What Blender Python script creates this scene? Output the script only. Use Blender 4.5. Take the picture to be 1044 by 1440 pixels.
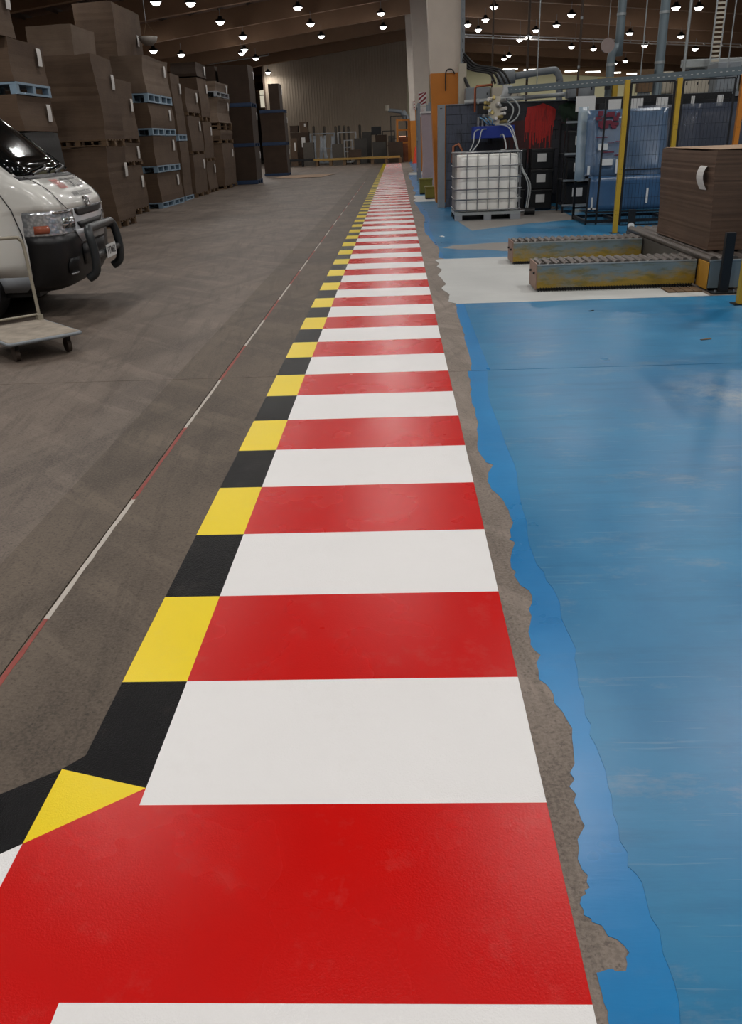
import bpy, math, random
from mathutils import Vector, Matrix, noise

for o in list(bpy.data.objects): bpy.data.objects.remove(o)
scene = bpy.context.scene
COL = scene.collection
rnd = random.Random(7)

# ------------------------------------------------------------------ camera
F_PX = 1125.0
YAW, PIT, ROLL = 0.0450, 0.4344, -0.0406
CAM = Vector((0.8693, -0.9716, 1.4716))
_fw = Vector((-math.sin(YAW)*math.cos(PIT), math.cos(YAW)*math.cos(PIT), -math.sin(PIT)))
_rt = Vector((math.cos(YAW), math.sin(YAW), 0))
_up = _rt.cross(_fw)
_R = _rt*math.cos(ROLL) + _up*math.sin(ROLL)
_U = -_rt*math.sin(ROLL) + _up*math.cos(ROLL)
cd = bpy.data.cameras.new('camera'); cam = bpy.data.objects.new('camera', cd); COL.objects.link(cam)
cd.sensor_fit = 'VERTICAL'; cd.sensor_height = 36; cd.sensor_width = 26.1; cd.lens = F_PX/1440*36
cd.clip_start = 0.05; cd.clip_end = 400
cam.matrix_world = Matrix(((_R.x, _U.x, -_fw.x, CAM.x), (_R.y, _U.y, -_fw.y, CAM.y), (_R.z, _U.z, -_fw.z, CAM.z), (0, 0, 0, 1)))
scene.camera = cam

# measured points of the photograph turned into places in the hall
def _ray(x, y): return _fw + _R*((x-522)/F_PX) + _U*((720-y)/F_PX)
def onz(x, y, z=0.0):
    d = _ray(x, y); return CAM + d*((z-CAM.z)/d.z)
def ony(x, y, Y):
    d = _ray(x, y); return CAM + d*((Y-CAM.y)/d.y)
def onx(x, y, X):
    d = _ray(x, y); return CAM + d*((X-CAM.x)/d.x)

# ------------------------------------------------------------------ world, exposure
w = bpy.data.worlds.new('world'); scene.world = w; w.use_nodes = True
w.node_tree.nodes['Background'].inputs[0].default_value = (0.02, 0.02, 0.022, 1)
w.node_tree.nodes['Background'].inputs[1].default_value = 0.5
scene.view_settings.view_transform = 'Standard'; scene.view_settings.look = 'None'
scene.view_settings.exposure = 0.0; scene.view_settings.gamma = 1.0
scene.view_settings.use_curve_mapping = False
scene.cycles.max_bounces = 6; scene.cycles.diffuse_bounces = 3; scene.cycles.glossy_bounces = 3; scene.cycles.transparent_max_bounces = 8
LAMP_W = {'near': 118.0, 'mid': 66.0, 'far': 56.0}                      # watts of each high-bay lamp, downwards
ROOF_FILL_W = 15.0                 # watts of the point light added below far lamps to brighten the roof
LAMP_COL = (1.0, 0.975, 0.945)

# ------------------------------------------------------------------ materials
def lin(h):
    v = [int(h[i:i+2], 16)/255 for i in (0, 2, 4)]
    return tuple(c/12.92 if c <= .04045 else ((c+.055)/1.055)**2.4 for c in v)
def scl(c, k): return tuple(min(1, x*k) for x in c)

class NT:
    def __init__(s, name):
        s.m = bpy.data.materials.new(name); s.m.use_nodes = True
        s.t = s.m.node_tree; s.b = s.t.nodes['Principled BSDF']
        s.tc = s.t.nodes.new('ShaderNodeTexCoord'); s.co = s.tc.outputs['Object']
        s.geo = None
    def pos(s):
        if not s.geo: s.geo = s.t.nodes.new('ShaderNodeNewGeometry')
        return s.geo.outputs['Position']
    def ln(s, a, b): s.t.links.new(a, b)
    def noise(s, scale, detail=4, rough=.6, co=None, stretch=None):
        co = co or s.co
        if stretch:
            mp = s.t.nodes.new('ShaderNodeMapping'); mp.inputs['Scale'].default_value = stretch
            s.ln(co, mp.inputs['Vector']); co = mp.outputs['Vector']
        n = s.t.nodes.new('ShaderNodeTexNoise'); n.inputs['Scale'].default_value = scale
        n.inputs['Detail'].default_value = detail; n.inputs['Roughness'].default_value = rough
        s.ln(co, n.inputs['Vector']); return n.outputs['Fac']
    def ramp(s, fac, a, b, va=(0, 0, 0), vb=(1, 1, 1)):
        r = s.t.nodes.new('ShaderNodeValToRGB')
        r.color_ramp.elements[0].position = a; r.color_ramp.elements[1].position = b
        r.color_ramp.elements[0].color = (*va, 1); r.color_ramp.elements[1].color = (*vb, 1)
        s.ln(fac, r.inputs['Fac']); return r.outputs['Color']
    def mix(s, fac, a, b, mode='MIX'):
        n = s.t.nodes.new('ShaderNodeMix'); n.data_type = 'RGBA'; n.blend_type = mode
        for sock, v in ((n.inputs[0], fac), (n.inputs[6], a), (n.inputs[7], b)):
            if isinstance(v, tuple): sock.default_value = (*v, 1) if len(v) == 3 else v
            elif isinstance(v, (int, float)): sock.default_value = v
            else: s.ln(v, sock)
        return n.outputs[2]
    def math(s, op, a, b=0.5):
        n = s.t.nodes.new('ShaderNodeMath'); n.operation = op
        for i, v in enumerate((a, b)):
            if isinstance(v, (int, float)): n.inputs[i].default_value = v
            else: s.ln(v, n.inputs[i])
        return n.outputs[0]
    def bump(s, h, strength=.3, dist=.01):
        n = s.t.nodes.new('ShaderNodeBump'); n.inputs['Strength'].default_value = strength
        n.inputs['Distance'].default_value = dist
        s.ln(h, n.inputs['Height']); s.ln(n.outputs[0], s.b.inputs['Normal'])
    def base(s, v):
        if isinstance(v, tuple): s.b.inputs['Base Color'].default_value = (*v, 1)
        else: s.ln(v, s.b.inputs['Base Color'])
    def set(s, rough=None, metal=None, **k):
        if rough is not None:
            if isinstance(rough, (int, float)): s.b.inputs['Roughness'].default_value = rough
            else: s.ln(rough, s.b.inputs['Roughness'])
        if metal is not None: s.b.inputs['Metallic'].default_value = metal
        for n, v in k.items(): s.b.inputs[n.replace('_', ' ')].default_value = v
        return s.m

MATS = {}
def mat(name, hexc, rough=.55, metal=0.0, var=.18, scale=6, bump=0.0, bscale=80, coat=0):
    if name in MATS: return MATS[name]
    n = NT(name); c = lin(hexc)
    f = n.noise(scale, 4)
    n.base(n.mix(f, scl(c, 1-var), scl(c, 1+var)))
    if bump: n.bump(n.noise(bscale, 2), bump, .004)
    n.set(rough, metal)
    if coat: n.b.inputs['Coat Weight'].default_value = coat
    MATS[name] = n.m; return n.m

def floor_paint(name, hexc, rough=.42, grit=.25, var=.05, spec=.22):
    n = NT(name); c = lin(hexc); p = n.pos()
    f = n.noise(1.3, 5, .65, p); g = n.noise(240, 2, .5, p)
    col = n.mix(f, scl(c, 1-var), scl(c, 1+var))
    # faint dusty shoe marks
    d = n.ramp(n.noise(5, 5, .75, p), .55, .66); col = n.mix(n.math('MULTIPLY', d, .035), col, lin('b9a9a0'))
    n.base(col); n.bump(g, grit*1.3, .003); n.b.inputs['Specular IOR Level'].default_value = spec
    n.set(n.mix(n.noise(2.2, 3, .5, p), (rough-.06,)*3, (rough+.08,)*3))
    MATS[name] = n.m; return n.m
M_RED = floor_paint('red_floor_paint', 'c20702', .26, .12, .05, .25)
M_WHITE = floor_paint('white_floor_paint', 'e6e4e3', .36)
M_YEL = floor_paint('yellow_floor_paint', 'ecd012', .30, .15)
M_BLK = floor_paint('black_floor_paint', '0a090b', .30, .6, .1, .12)

def concrete(name, hexa, hexb, streak=.35):
    n = NT(name); p = n.pos()
    a, b = lin(hexa), lin(hexb)
    def rotn(ang, scale, st, lo, hi, d=5):
        mp = n.t.nodes.new('ShaderNodeMapping'); mp.inputs['Rotation'].default_value = (0, 0, ang); n.ln(p, mp.inputs['Vector'])
        return n.ramp(n.noise(scale, d, .7, mp.outputs['Vector'], st), lo, hi)
    f1 = n.noise(.8, 5, .65, p); f3 = n.noise(90, 3, .7, p)
    col = n.mix(n.ramp(f1, .40, .60), a, b)
    col = n.mix(n.math('MULTIPLY', rotn(0, 1.6, (1, .25, 1), .47, .60), streak), col, scl(b, 1.45))
    col = n.mix(n.math('MULTIPLY', rotn(.75, 2.4, (.25, 1.7, 1), .50, .62), .5), col, scl(b, 1.55))
    col = n.mix(n.math('MULTIPLY', rotn(-1.1, 1.7, (.22, 1.5, 1), .50, .62), .5), col, scl(a, .55))
    col = n.mix(n.math('MULTIPLY', rotn(1.45, 5, (.15, 2.0, 1), .53, .60), .35), col, scl(a, .5))
    col = n.mix(n.math('MULTIPLY', n.ramp(f3, .42, .58), .34), col, scl(b, 1.6))
    col = n.mix(n.math('MULTIPLY', n.ramp(n.noise(60, 3, .7, p), .56, .64), .5), col, scl(a, .4))
    n.base(col); n.bump(f3, .3, .004); n.b.inputs['Specular IOR Level'].default_value = .3
    n.set(n.mix(f1, (.5,)*3, (.68,)*3)); MATS[name] = n.m; return n.m
M_CON = concrete('trowelled_concrete', '51473f', '685d54', .4)
M_COND = concrete('ground_off_concrete', '463c33', '5c5146', .4)
M_CONR = concrete('scuffed_concrete', '655a51', '7b7067', .4)

def blue_paint(name, ha, hb, worn=.5, gloss=.36):
    n = NT(name); p = n.pos(); a, b = lin(ha), lin(hb)
    col = n.mix(n.ramp(n.noise(.9, 6, .65, p), .3, .7), a, b)
    st = n.noise(3.0, 6, .7, p, (.4, 2.6, 1)); col = n.mix(n.math('MULTIPLY', n.ramp(st, .50, .66), .32*worn), col, scl(a, .55))
    ws = n.noise(1.6, 7, .75, p, (.8, 1.8, 1)); col = n.mix(n.math('MULTIPLY', n.ramp(ws, .55, .70), .5*worn), col, lin('8f9497'))
    sc = n.noise(14, 3, .8, p, (.12, 3.2, 1)); col = n.mix(n.math('MULTIPLY', n.ramp(sc, .62, .68), .2*worn), col, lin('9fb0b8'))
    # one broad worn patch in front of the conveyors
    d = n.t.nodes.new('ShaderNodeVectorMath'); d.operation = 'DISTANCE'; d.inputs[1].default_value = (2.95, 3.75, 0); n.ln(p, d.inputs[0])
    near = n.ramp(d.outputs['Value'], .05, .62, (1, 1, 1), (0, 0, 0))
    near = n.math('MULTIPLY', near, n.ramp(n.noise(3.4, 6, .8, p), .42, .62)); col = n.mix(n.math('MULTIPLY', near, .7*worn), col, lin('aaa7a0'))
    n.base(col); n.bump(n.noise(7, 5, .7, p, (.4, 2, 1)), .10, .006); n.b.inputs['Specular IOR Level'].default_value = .4
    n.set(n.mix(n.noise(1.8, 4, .6, p), (gloss-.08,)*3, (gloss+.14,)*3)); MATS[name] = n.m; return n.m
M_BLUE = blue_paint('worn_blue_floor_paint', '1c6794', '3181ab', .8, .29)
M_BLUEF = blue_paint('fresh_blue_floor_paint', '0f6aa4', '1b82bd', .15, .27)
M_PATCH = blue_paint('grey_white_floor_paint', 'adaeac', 'bfc0bd', .3, .5)
M_TAN = blue_paint('bare_worn_floor', '7d7974', '8b8681', .3, .5)

def cardboard(name, ha, hb):
    n = NT(name); a, b = lin(ha), lin(hb)
    f = n.noise(2.2, 4, .6); s1 = n.noise(3, 3, .6, None, (.6, .6, 26)); s2 = n.noise(5, 2, .6, None, (.5, .5, 60))
    col = n.mix(n.ramp(f, .3, .7), a, b); col = n.mix(n.math('MULTIPLY', n.ramp(s1, .47, .66), .26), col, scl(a, .6))
    col = n.mix(n.math('MULTIPLY', n.ramp(s2, .5, .65), .30), col, scl(b, 1.25))
    n.base(col); n.bump(s2, .4, .006); MATS[name] = n.set(.85); return n.m
M_CARD = cardboard('brown_cardboard', '4d3b2d', '5c4938')
M_CARDD = cardboard('dark_brown_cardboard', '33251a', '3e2e22')
M_CARDL = cardboard('pale_brown_cardboard', '604f41', '6e5d4e')
M_CARDR = cardboard('brown_cardboard_edge', '523e30', '604939')
M_CARDTOP = mat('cardboard_sheet_face', '937a63', .85, var=.1)
M_TAG = mat('white_paper', 'd6d3cf', .7, var=.04)
M_PBLUE = mat('pale_blue_plastic', '7f97aa', .5, var=.1)
M_PBLUE2 = mat('strong_blue_painted_wood', '1d3556', .6, var=.25)
M_PWOOD = mat('pallet_wood', '665039', .8, var=.3, scale=12)
M_PGREY = mat('grey_plastic', '8d9298', .5, var=.1)
M_WRAP = mat('black_stretch_wrap', '0b0a0b', .5, var=.3, bump=.6, bscale=14)
M_STEEL = mat('brushed_steel', '9a9c9e', .38, .85, var=.15, scale=14)
M_GALV = mat('galvanised_steel', 'a2a8aa', .45, .55, var=.15, scale=18)
M_DARK = mat('black_steel', '16171a', .45, .2, var=.2)
M_BLKPL = mat('black_plastic', '131315', .42, var=.2, bump=.15, bscale=200)
M_RUB = mat('black_rubber', '1a1918', .75, var=.2)
M_YPOST = mat('yellow_powder_coat', 'b08f24', .5, var=.1)
M_ORANGE = mat('orange_column_paint', 'b9701a', .55, var=.15, scale=3)
M_CONC_COL = mat('painted_concrete_column', 'cabfb2', .8, var=.12, scale=2, bump=.2)
M_VANW = mat('white_car_paint', 'd9d8d2', .25, var=.02, coat=.6)
M_SILV = mat('silver_car_paint', 'c5c8cc', .3, .0, var=.05, coat=.5)
M_GLASSD = mat('dark_tinted_glass', '0c0f0f', .06, var=.1)
M_CHROME = mat('chrome', 'c9c9c9', .12, 1, var=.02)
M_ORLENS = mat('orange_lens', '9a5540', .15, var=.2, scale=30)
M_PRED = mat('red_print', 'b03a2e', .4, var=.05)
M_PBLACK = mat('dark_print', '3a3838', .4, var=.05)
M_TRDECK = mat('weathered_plywood_deck', '8f8578', .8, var=.6, scale=7, bump=.3, bscale=40)
M_TRRAIL = mat('dirty_cream_steel', '9c9585', .55, .2, var=.3, scale=20)
M_TANK = mat('milky_plastic', 'f3f1ea', .45, var=.04, scale=2)
M_HOSE = mat('translucent_white_hose', 'a6abab', .35, var=.08)
M_BTRAY = mat('royal_blue_steel', '14308c', .4, var=.1)
M_COPPER = mat('copper_pipe', '9c5b40', .4, .7, var=.15)
M_CREAM = mat('cream_machine_paint', 'b5ad9d', .55, var=.1)
M_GREYP = mat('grey_machine_paint', '7d8388', .5, var=.12)
M_BPIPE = mat('grey_blue_duct', '6f7d84', .45, .2, var=.1)
M_BRASS = mat('brass_valve', 'b4a36a', .35, .6, var=.25, scale=40)
M_ORB = mat('bright_orange_plastic', 'e2401c', .45, var=.08)
M_CABLE = mat('black_cable', '1b1a1b', .5, var=.1)
M_LABEL = mat('white_label', 'cfd0cf', .6, var=.1, scale=40)
M_OLIVE = mat('olive_painted_steel', '6d6a24', .55, var=.3, scale=10)
M_ROOF = mat('brown_roof_lining', '6a4e3b', .85, var=.25, scale=.8)
M_RAFT = mat('brown_concrete_rafter', '94755c', .85, var=.2, scale=.7)
M_PURL = mat('dark_purlin', '4a3c32', .7, .2, var=.2)
M_WALLB = mat('beige_cladding', 'a39482', .7, var=.1, scale=.4)
M_WALLC = mat('cream_block_wall', 'c2bfa2', .8, var=.08, scale=1)
M_WALLD = mat('dark_brown_wall', '57463a', .85, var=.15, scale=.6)
M_ROLLER = mat('worn_steel_roller', '6a625c', .42, .6, var=.25, scale=25)
M_PINK = mat('pinkish_wrapped_sheet', 'a9989a', .5, var=.12)

def rusty(name):
    n = NT(name); f = n.noise(2.6, 6, .7, None, (1, 1, 2.5)); g = n.noise(9, 5, .7, None, (.5, 1, 2))
    sep = n.t.nodes.new('ShaderNodeSeparateXYZ'); n.ln(n.co, sep.inputs[0])
    low = n.math('ADD', f, n.math('MULTIPLY', sep.outputs['Z'], -1.3))
    col = n.mix(n.ramp(low, .20, .42), lin('6d7f86'), lin('93792a'))
    col = n.mix(n.math('MULTIPLY', n.ramp(g, .5, .62), .5), col, lin('5a5a2c')); n.base(col)
    n.bump(g, .2, .004); MATS[name] = n.set(.55, .15); return n.m
M_RUST = rusty('worn_yellow_over_grey_paint')

def blockwall(name, ha, hb):
    n = NT(name); a, b = lin(ha), lin(hb)
    col = n.mix(n.noise(3, 6, .7), a, b); dr = n.noise(7, 5, .75, None, (2.5, 1, .35))
    col = n.mix(n.math('MULTIPLY', n.ramp(dr, .5, .62), .7), col, scl(a, .25)); n.base(col); MATS[name] = n.set(.5); return n.m
M_INK = blockwall('ink_stained_blue_panel', '363c4a', '4a5160')
M_INKD = blockwall('ink_stained_dark_panel', '16171d', '22222c')
M_INKRED = blockwall('red_ink', 'c41c12', 'a5160f')
M_INKGRN = blockwall('green_ink', '14381c', '0f2c15')

def film(name, hexc, alpha):
    n = NT(name); c = lin(hexc); f = n.noise(3, 5, .6, None, (1, 1, .5))
    n.base(n.mix(f, scl(c, .75), scl(c, 1.3))); n.set(.22)
    n.b.inputs['Alpha'].default_value = alpha; MATS[name] = n.m; return n.m
M_FILM = film('blue_translucent_film', '5a7390', .62)
M_FILM2 = film('dusky_translucent_film', '4a5160', .5)
M_FILMW = film('clear_white_film', '9fb2bf', .6)

def glow(name, col, s):
    n = NT(name); n.base((.8, .8, .8)); n.b.inputs['Emission Color'].default_value = (*col, 1)
    n.b.inputs['Emission Strength'].default_value = s; n.m.cycles.emission_sampling = 'NONE'; MATS[name] = n.m; return n.m
M_LENS = glow('lamp_lens', (1, .97, .93), 14)
M_TUBE = glow('fluorescent_tube', (1, .98, .9), 3.0)
M_GAPGLOW = glow('bright_gap_glow', (1, .92, .72), .55)  # glow of the added panel that imitates a bright gap

def headlamp():
    n = NT('headlamp_glass'); v = n.t.nodes.new('ShaderNodeTexVoronoi'); v.inputs['Scale'].default_value = 34
    n.ln(n.co, v.inputs['Vector'])
    n.base(n.mix(n.ramp(v.outputs['Distance'], .2, .6), lin('e6e8ea'), lin('b4b9bd'))); n.bump(v.outputs['Distance'], .35, .01)
    n.b.inputs['Coat Weight'].default_value = 1; n.b.inputs['Coat Roughness'].default_value = .04
    return n.set(.18, .6)
M_HEAD = headlamp()

# ------------------------------------------------------------------ mesh helpers
class MB:
    def __init__(s): s.v = []; s.f = []; s.sm = []
    def add(s, vs, fs, smooth=False):
        k = len(s.v); s.v += [tuple(p) for p in vs]
        for f in fs: s.f.append(tuple(i+k for i in f)); s.sm.append(smooth)
        return s
    def box(s, a, b, rot=None, piv=None):
        x0, x1 = sorted((a[0], b[0])); y0, y1 = sorted((a[1], b[1])); z0, z1 = sorted((a[2], b[2]))
        vs = [Vector(p) for p in ((x0, y0, z0), (x1, y0, z0), (x1, y1, z0), (x0, y1, z0), (x0, y0, z1), (x1, y0, z1), (x1, y1, z1), (x0, y1, z1))]
        if rot is not None:
            c = Vector(piv) if piv is not None else sum(vs, Vector())/8
            vs = [rot @ (p-c) + c for p in vs]
        return s.add(vs, [(3, 2, 1, 0), (4, 5, 6, 7), (0, 1, 5, 4), (1, 2, 6, 5), (2, 3, 7, 6), (3, 0, 4, 7)])
    def bar(s, p, q, wx, wy=None, up=(0, 0, 1)):
        p, q = Vector(p), Vector(q); d = (q-p).normalized(); u = Vector(up)
        if abs(d.dot(u)) > .95: u = Vector((0, 1, 0))
        a = d.cross(u).normalized(); b = a.cross(d); wy = wy or wx
        vs = [e + a*(sx*wx/2) + b*(sy*wy/2) for e in (p, q) for sx, sy in ((-1, -1), (1, -1), (1, 1), (-1, 1))]
        return s.add(vs, [(3, 2, 1, 0), (4, 5, 6, 7), (0, 1, 5, 4), (1, 2, 6, 5), (2, 3, 7, 6), (3, 0, 4, 7)])
    def cyl(s, p, q, r, n=12, r2=None):
        p, q = Vector(p), Vector(q); d = (q-p).normalized(); u = Vector((0, 0, 1)) if abs(d.z) < .9 else Vector((1, 0, 0))
        a = d.cross(u).normalized(); b = d.cross(a); r2 = r if r2 is None else r2
        ring = lambda c, rr: [c + (a*math.cos(2*math.pi*i/n) + b*math.sin(2*math.pi*i/n))*rr for i in range(n)]
        s.add(ring(p, r) + ring(q, r2), [(i, (i+1) % n, n+(i+1) % n, n+i) for i in range(n)], True)
        s.add(ring(p, r), [tuple(range(n))[::-1]]); return s.add(ring(q, r2), [tuple(range(n))])
    def tube(s, pts, r, n=8, closed=False):
        pts = [Vector(p) for p in pts]; m = len(pts); vs = []; a = None
        for i, p in enumerate(pts):
            d = (pts[(i+1) % m] - pts[i-1]) if (closed or 0 < i < m-1) else (pts[1]-pts[0] if i == 0 else pts[-1]-pts[-2])
            d.normalize()
            if a is None: a = d.orthogonal()
            a = (a - d*a.dot(d)).normalized(); b = d.cross(a)
            vs += [p + (a*math.cos(2*math.pi*k/n) + b*math.sin(2*math.pi*k/n))*r for k in range(n)]
        fs = [(i*n+k, i*n+(k+1) % n, ((i+1) % m)*n+(k+1) % n, ((i+1) % m)*n+k) for i in range(m if closed else m-1) for k in range(n)]
        s.add(vs, fs, True)
        if not closed: s.add(vs[:n], [tuple(range(n))[::-1]]); s.add(vs[-n:], [tuple(range(n))])
        return s
    def prism(s, poly, z0, z1):
        n = len(poly); area = sum(poly[i][0]*poly[(i+1) % n][1] - poly[(i+1) % n][0]*poly[i][1] for i in range(n))
        if area < 0: poly = poly[::-1]
        vs = [(x, y, z0) for x, y in poly] + [(x, y, z1) for x, y in poly]
        return s.add(vs, [tuple(range(n))[::-1], tuple(range(n, 2*n))] + [(i, (i+1) % n, n+(i+1) % n, n+i) for i in range(n)])
    def lathe(s, prof, n=20, c=(0, 0, 0)):
        vs = [(c[0]+r*math.cos(2*math.pi*k/n), c[1]+r*math.sin(2*math.pi*k/n), c[2]+z) for r, z in prof for k in range(n)]
        return s.add(vs, [(i*n+k, i*n+(k+1) % n, (i+1)*n+(k+1) % n, (i+1)*n+k) for i in range(len(prof)-1) for k in range(n)], True)
    def build(s, name, m, parent=None, bevel=0, loc=None, rz=0):
        me = bpy.data.meshes.new(name); me.from_pydata(s.v, [], s.f); me.update()
        me.polygons.foreach_set('use_smooth', s.sm); me.materials.append(m)
        o = bpy.data.objects.new(name, me); COL.objects.link(o); o.parent = parent
        if loc is not None: o.location = loc
        o.rotation_euler.z = rz
        if bevel:
            b = o.modifiers.new('bevel', 'BEVEL'); b.width = bevel; b.segments = 2; b.limit_method = 'ANGLE'
        return o

def tag(o, label, cat, group=None):
    o['label'] = label; o['category'] = cat
    if group: o['group'] = group
    return o
def thing(name, label, cat, loc=(0, 0, 0), rz=0, group=None):
    o = bpy.data.objects.new(name, None); COL.objects.link(o); o.location = loc; o.rotation_euler.z = rz
    o.empty_display_size = .2
    return tag(o, label, cat, group)
def struct(o): o['kind'] = 'structure'; return o
def stuff(o): o['kind'] = 'stuff'; return o
def inst(src, parent, loc=(0, 0, 0), rot=None, scale=None):
    c = src.copy(); COL.objects.link(c); c.parent = parent; c.location = loc
    if rot: c.rotation_euler = rot
    if scale: c.scale = scale
    return c
def spline(pts, n=6):
    pts = [Vector(p) for p in pts]; out = []
    for i in range(len(pts)-1):
        p0, p1, p2, p3 = pts[max(i-1, 0)], pts[i], pts[i+1], pts[min(i+2, len(pts)-1)]
        for k in range(n):
            t = k/n; out.append(.5*((2*p1)+(p2-p0)*t+(2*p0-5*p1+4*p2-p3)*t*t+(3*p1-p0-3*p2+p3)*t**3))
    return out+[pts[-1]]
def text_mesh(name, body, size, m, parent, loc, ex, ey, extrude=.001, squeeze=1.0):
    """Lettering as a flat mesh laid along the directions ex (writing) and ey (upwards)."""
    cu = bpy.data.curves.new(name, 'FONT'); cu.body = body; cu.size = size; cu.extrude = extrude; cu.align_x = 'CENTER'; cu.offset = size*.006
    t = bpy.data.objects.new(name, cu); COL.objects.link(t)
    me = bpy.data.meshes.new_from_object(t.evaluated_get(bpy.context.evaluated_depsgraph_get()))
    bpy.data.objects.remove(t)
    me.materials.clear(); me.materials.append(m)
    o = bpy.data.objects.new(name, me); COL.objects.link(o); o.parent = parent
    ex, ey = Vector(ex).normalized(), Vector(ey).normalized(); ez = ex.cross(ey)
    ex = ex*squeeze
    o.matrix_local = Matrix(((ex.x, ey.x, ez.x, loc[0]), (ex.y, ey.y, ez.y, loc[1]), (ex.z, ey.z, ez.z, loc[2]), (0, 0, 0, 1)))
    return o

# ================================================================== SETTING
X0, X1, Y0, Y1 = -24.0, 40.0, -12.0, 96.0
RIDGE = 2.0
def raft_z(x): return 8.5 - (.115*(RIDGE-x) if x < RIDGE else .09*(x-RIDGE))
fl = struct(MB().box((X0, Y0, -.30), (X1, Y1, -.02)).build('floor', M_COND))
JX = [X0, -12.0, -4.6, -.735, -.40, .1, 1.18, 9.0, 20.0, X1]
JY = [Y0, -1.5, 4.48, 10.3, 16.2, 22.1, 28.0, 34.0, 40.0, 46.0, 52.0, 58.0, 66.0, 76.0, 86.0, Y1]
for i in range(len(JX)-1):
    for j in range(len(JY)-1):
        m = M_CON if JX[i+1] <= -.7 else (M_COND if JX[i+1] < 1.15 else M_CONR)
        g = .0025
        MB().box((JX[i]+(.0 if JX[i] in (-.735,) else g), JY[j]+g, -.02), (JX[i+1]-(0 if JX[i+1] in (-.735,) else g), JY[j+1]-g, 0)).build('slab', m, fl)

# blue shop floor, with its ragged edge beside the walkway
def cr(pts, ox, oy, s): return [(ox+x/s, oy+y/s) for x, y in pts]
fresh_near = cr([(568, 1270), (560, 1200), (548, 1105), (600, 1090), (660, 1095), (660, 1050), (630, 990), (580, 945), (520, 910), (512, 850), (540, 820), (515, 760), (500, 660), (510, 590), (495, 510), (475, 440), (485, 350), (468, 270), (420, 180), (372, 130), (378, 50), (345, 0)], 600, 900, 2.351) \
    + cr([(348, 1050), (350, 985), (300, 930), (280, 890), (292, 810), (280, 790), (278, 720), (265, 690), (215, 630), (205, 590), (222, 550), (195, 535), (168, 480), (172, 410), (150, 345), (150, 300), (138, 255), (150, 215), (125, 130), (120, 95), (105, 60), (95, 15)], 600, 420, 2.351)
old_near = cr([(840, 1270), (800, 1080), (770, 960), (720, 830), (665, 750), (635, 620), (600, 480), (560, 350), (525, 250), (500, 100), (480, 0)], 600, 900, 2.351) \
    + cr([(470, 1110), (420, 960), (365, 880), (335, 780), (310, 660), (290, 545), (245, 430), (205, 320), (200, 210), (165, 125), (125, 20)], 600, 420, 2.351)
fresh_far = cr([(290, 805), (245, 800), (250, 720), (190, 650), (125, 580), (110, 520), (115, 430), (60, 350), (20, 290)], 580, 240, 6.525)
old_far = cr([(290, 800), (250, 710), (210, 640), (155, 530), (165, 440), (130, 370), (60, 290)], 580, 240, 6.525)
patch_l = cr([(400, 1220), (330, 1200), (345, 1140), (270, 1080), (310, 1040), (235, 960), (275, 910), (225, 880), (245, 850), (210, 825), (245, 808)], 580, 240, 6.525)
def gxy(l):
    out = []
    for x, y in l:
        p = onz(x, y); out.append((max(1.222, p.x), p.y))
    return out
def rag(l, amp=.012, n=3):
    out = []
    for a, b in zip(l, l[1:]):
        for k in range(n):
            t = k/n; out.append((max(1.222, a[0]+(b[0]-a[0])*t + (rnd.uniform(-amp, amp) if k else 0)), a[1]+(b[1]-a[1])*t + (rnd.uniform(-amp, amp)*.3 if k else 0)))
    return out+[l[-1]]
def mono(l):
    """keep the outline running away from the camera"""
    return l
def paint(name, left, y0, y1, xr, m, z, parent=fl):
    poly = [(left[0][0], y0)] + [p for p in left if y0 < p[1] < y1] + [(left[-1][0], y1), (xr, y1), (xr, y0)]
    return MB().prism(poly, 0, z).build(name, m, parent)
fn, on_ = rag(gxy(fresh_near)), rag(gxy(old_near), .008)
YN, YP0, YP1 = -1.4, 6.95, 10.15
def split(l, y): return [p for p in l if p[1] < y], [p for p in l if p[1] >= y]
JJ = 4.48
f1, f2 = split(fn, JJ); o1, o2 = split(on_, JJ)
paint('fresh_blue_paint', [(1.24, YN)]+f1, YN, JJ-.004, 1.95, M_BLUEF, .0012)
paint('fresh_blue_paint', f2, JJ+.004, YP0, 1.8, M_BLUEF, .0012)
paint('worn_blue_paint', [(1.5, YN)]+o1, YN, JJ-.004, 9.0, M_BLUE, .0024)
paint('worn_blue_paint', o2, JJ+.004, YP0-.005, 9.0, M_BLUE, .0024)
pl = rag(gxy(patch_l), .01)
paint('grey_white_paint', pl, YP0, YP1, 3.85, M_PATCH, .0030)
ff, of = rag(gxy(fresh_far), .015), rag(gxy(old_far), .015)
def runon(base, y0, y1, amp, step=1.3):
    out = []; y = y0
    while y < y1: out.append((max(1.225, base + rnd.uniform(-amp, amp)), y)); y += step
    return out
paint('fresh_blue_paint', ff, YP1, 21.0, 1.9, M_BLUEF, .0012)
paint('worn_blue_paint', of, YP1+.005, 21.0, 9.0, M_BLUE, .0024)
paint('grey_white_paint', [(1.36, 21.0), (1.30, 21.7), (1.38, 22.2), (1.33, 23.5)], 21.0, 23.5, 3.4, M_PATCH, .0030)
paint('fresh_blue_paint', runon(1.42, 23.6, 38, .05), 23.5, 38.0, 1.8, M_BLUEF, .0012)
paint('worn_blue_paint', runon(1.62, 23.6, 38, .05), 23.5, 38.0, 9.0, M_BLUE, .0024)
paint('grey_white_paint', [(1.5, 38), (1.4, 39), (1.5, 41)], 38.0, 41.0, 3.4, M_PATCH, .0030)
paint('worn_blue_paint', runon(1.75, 41.1, 62, .1), 41.0, 62.0, 9.0, M_BLUE, .0024)
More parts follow.
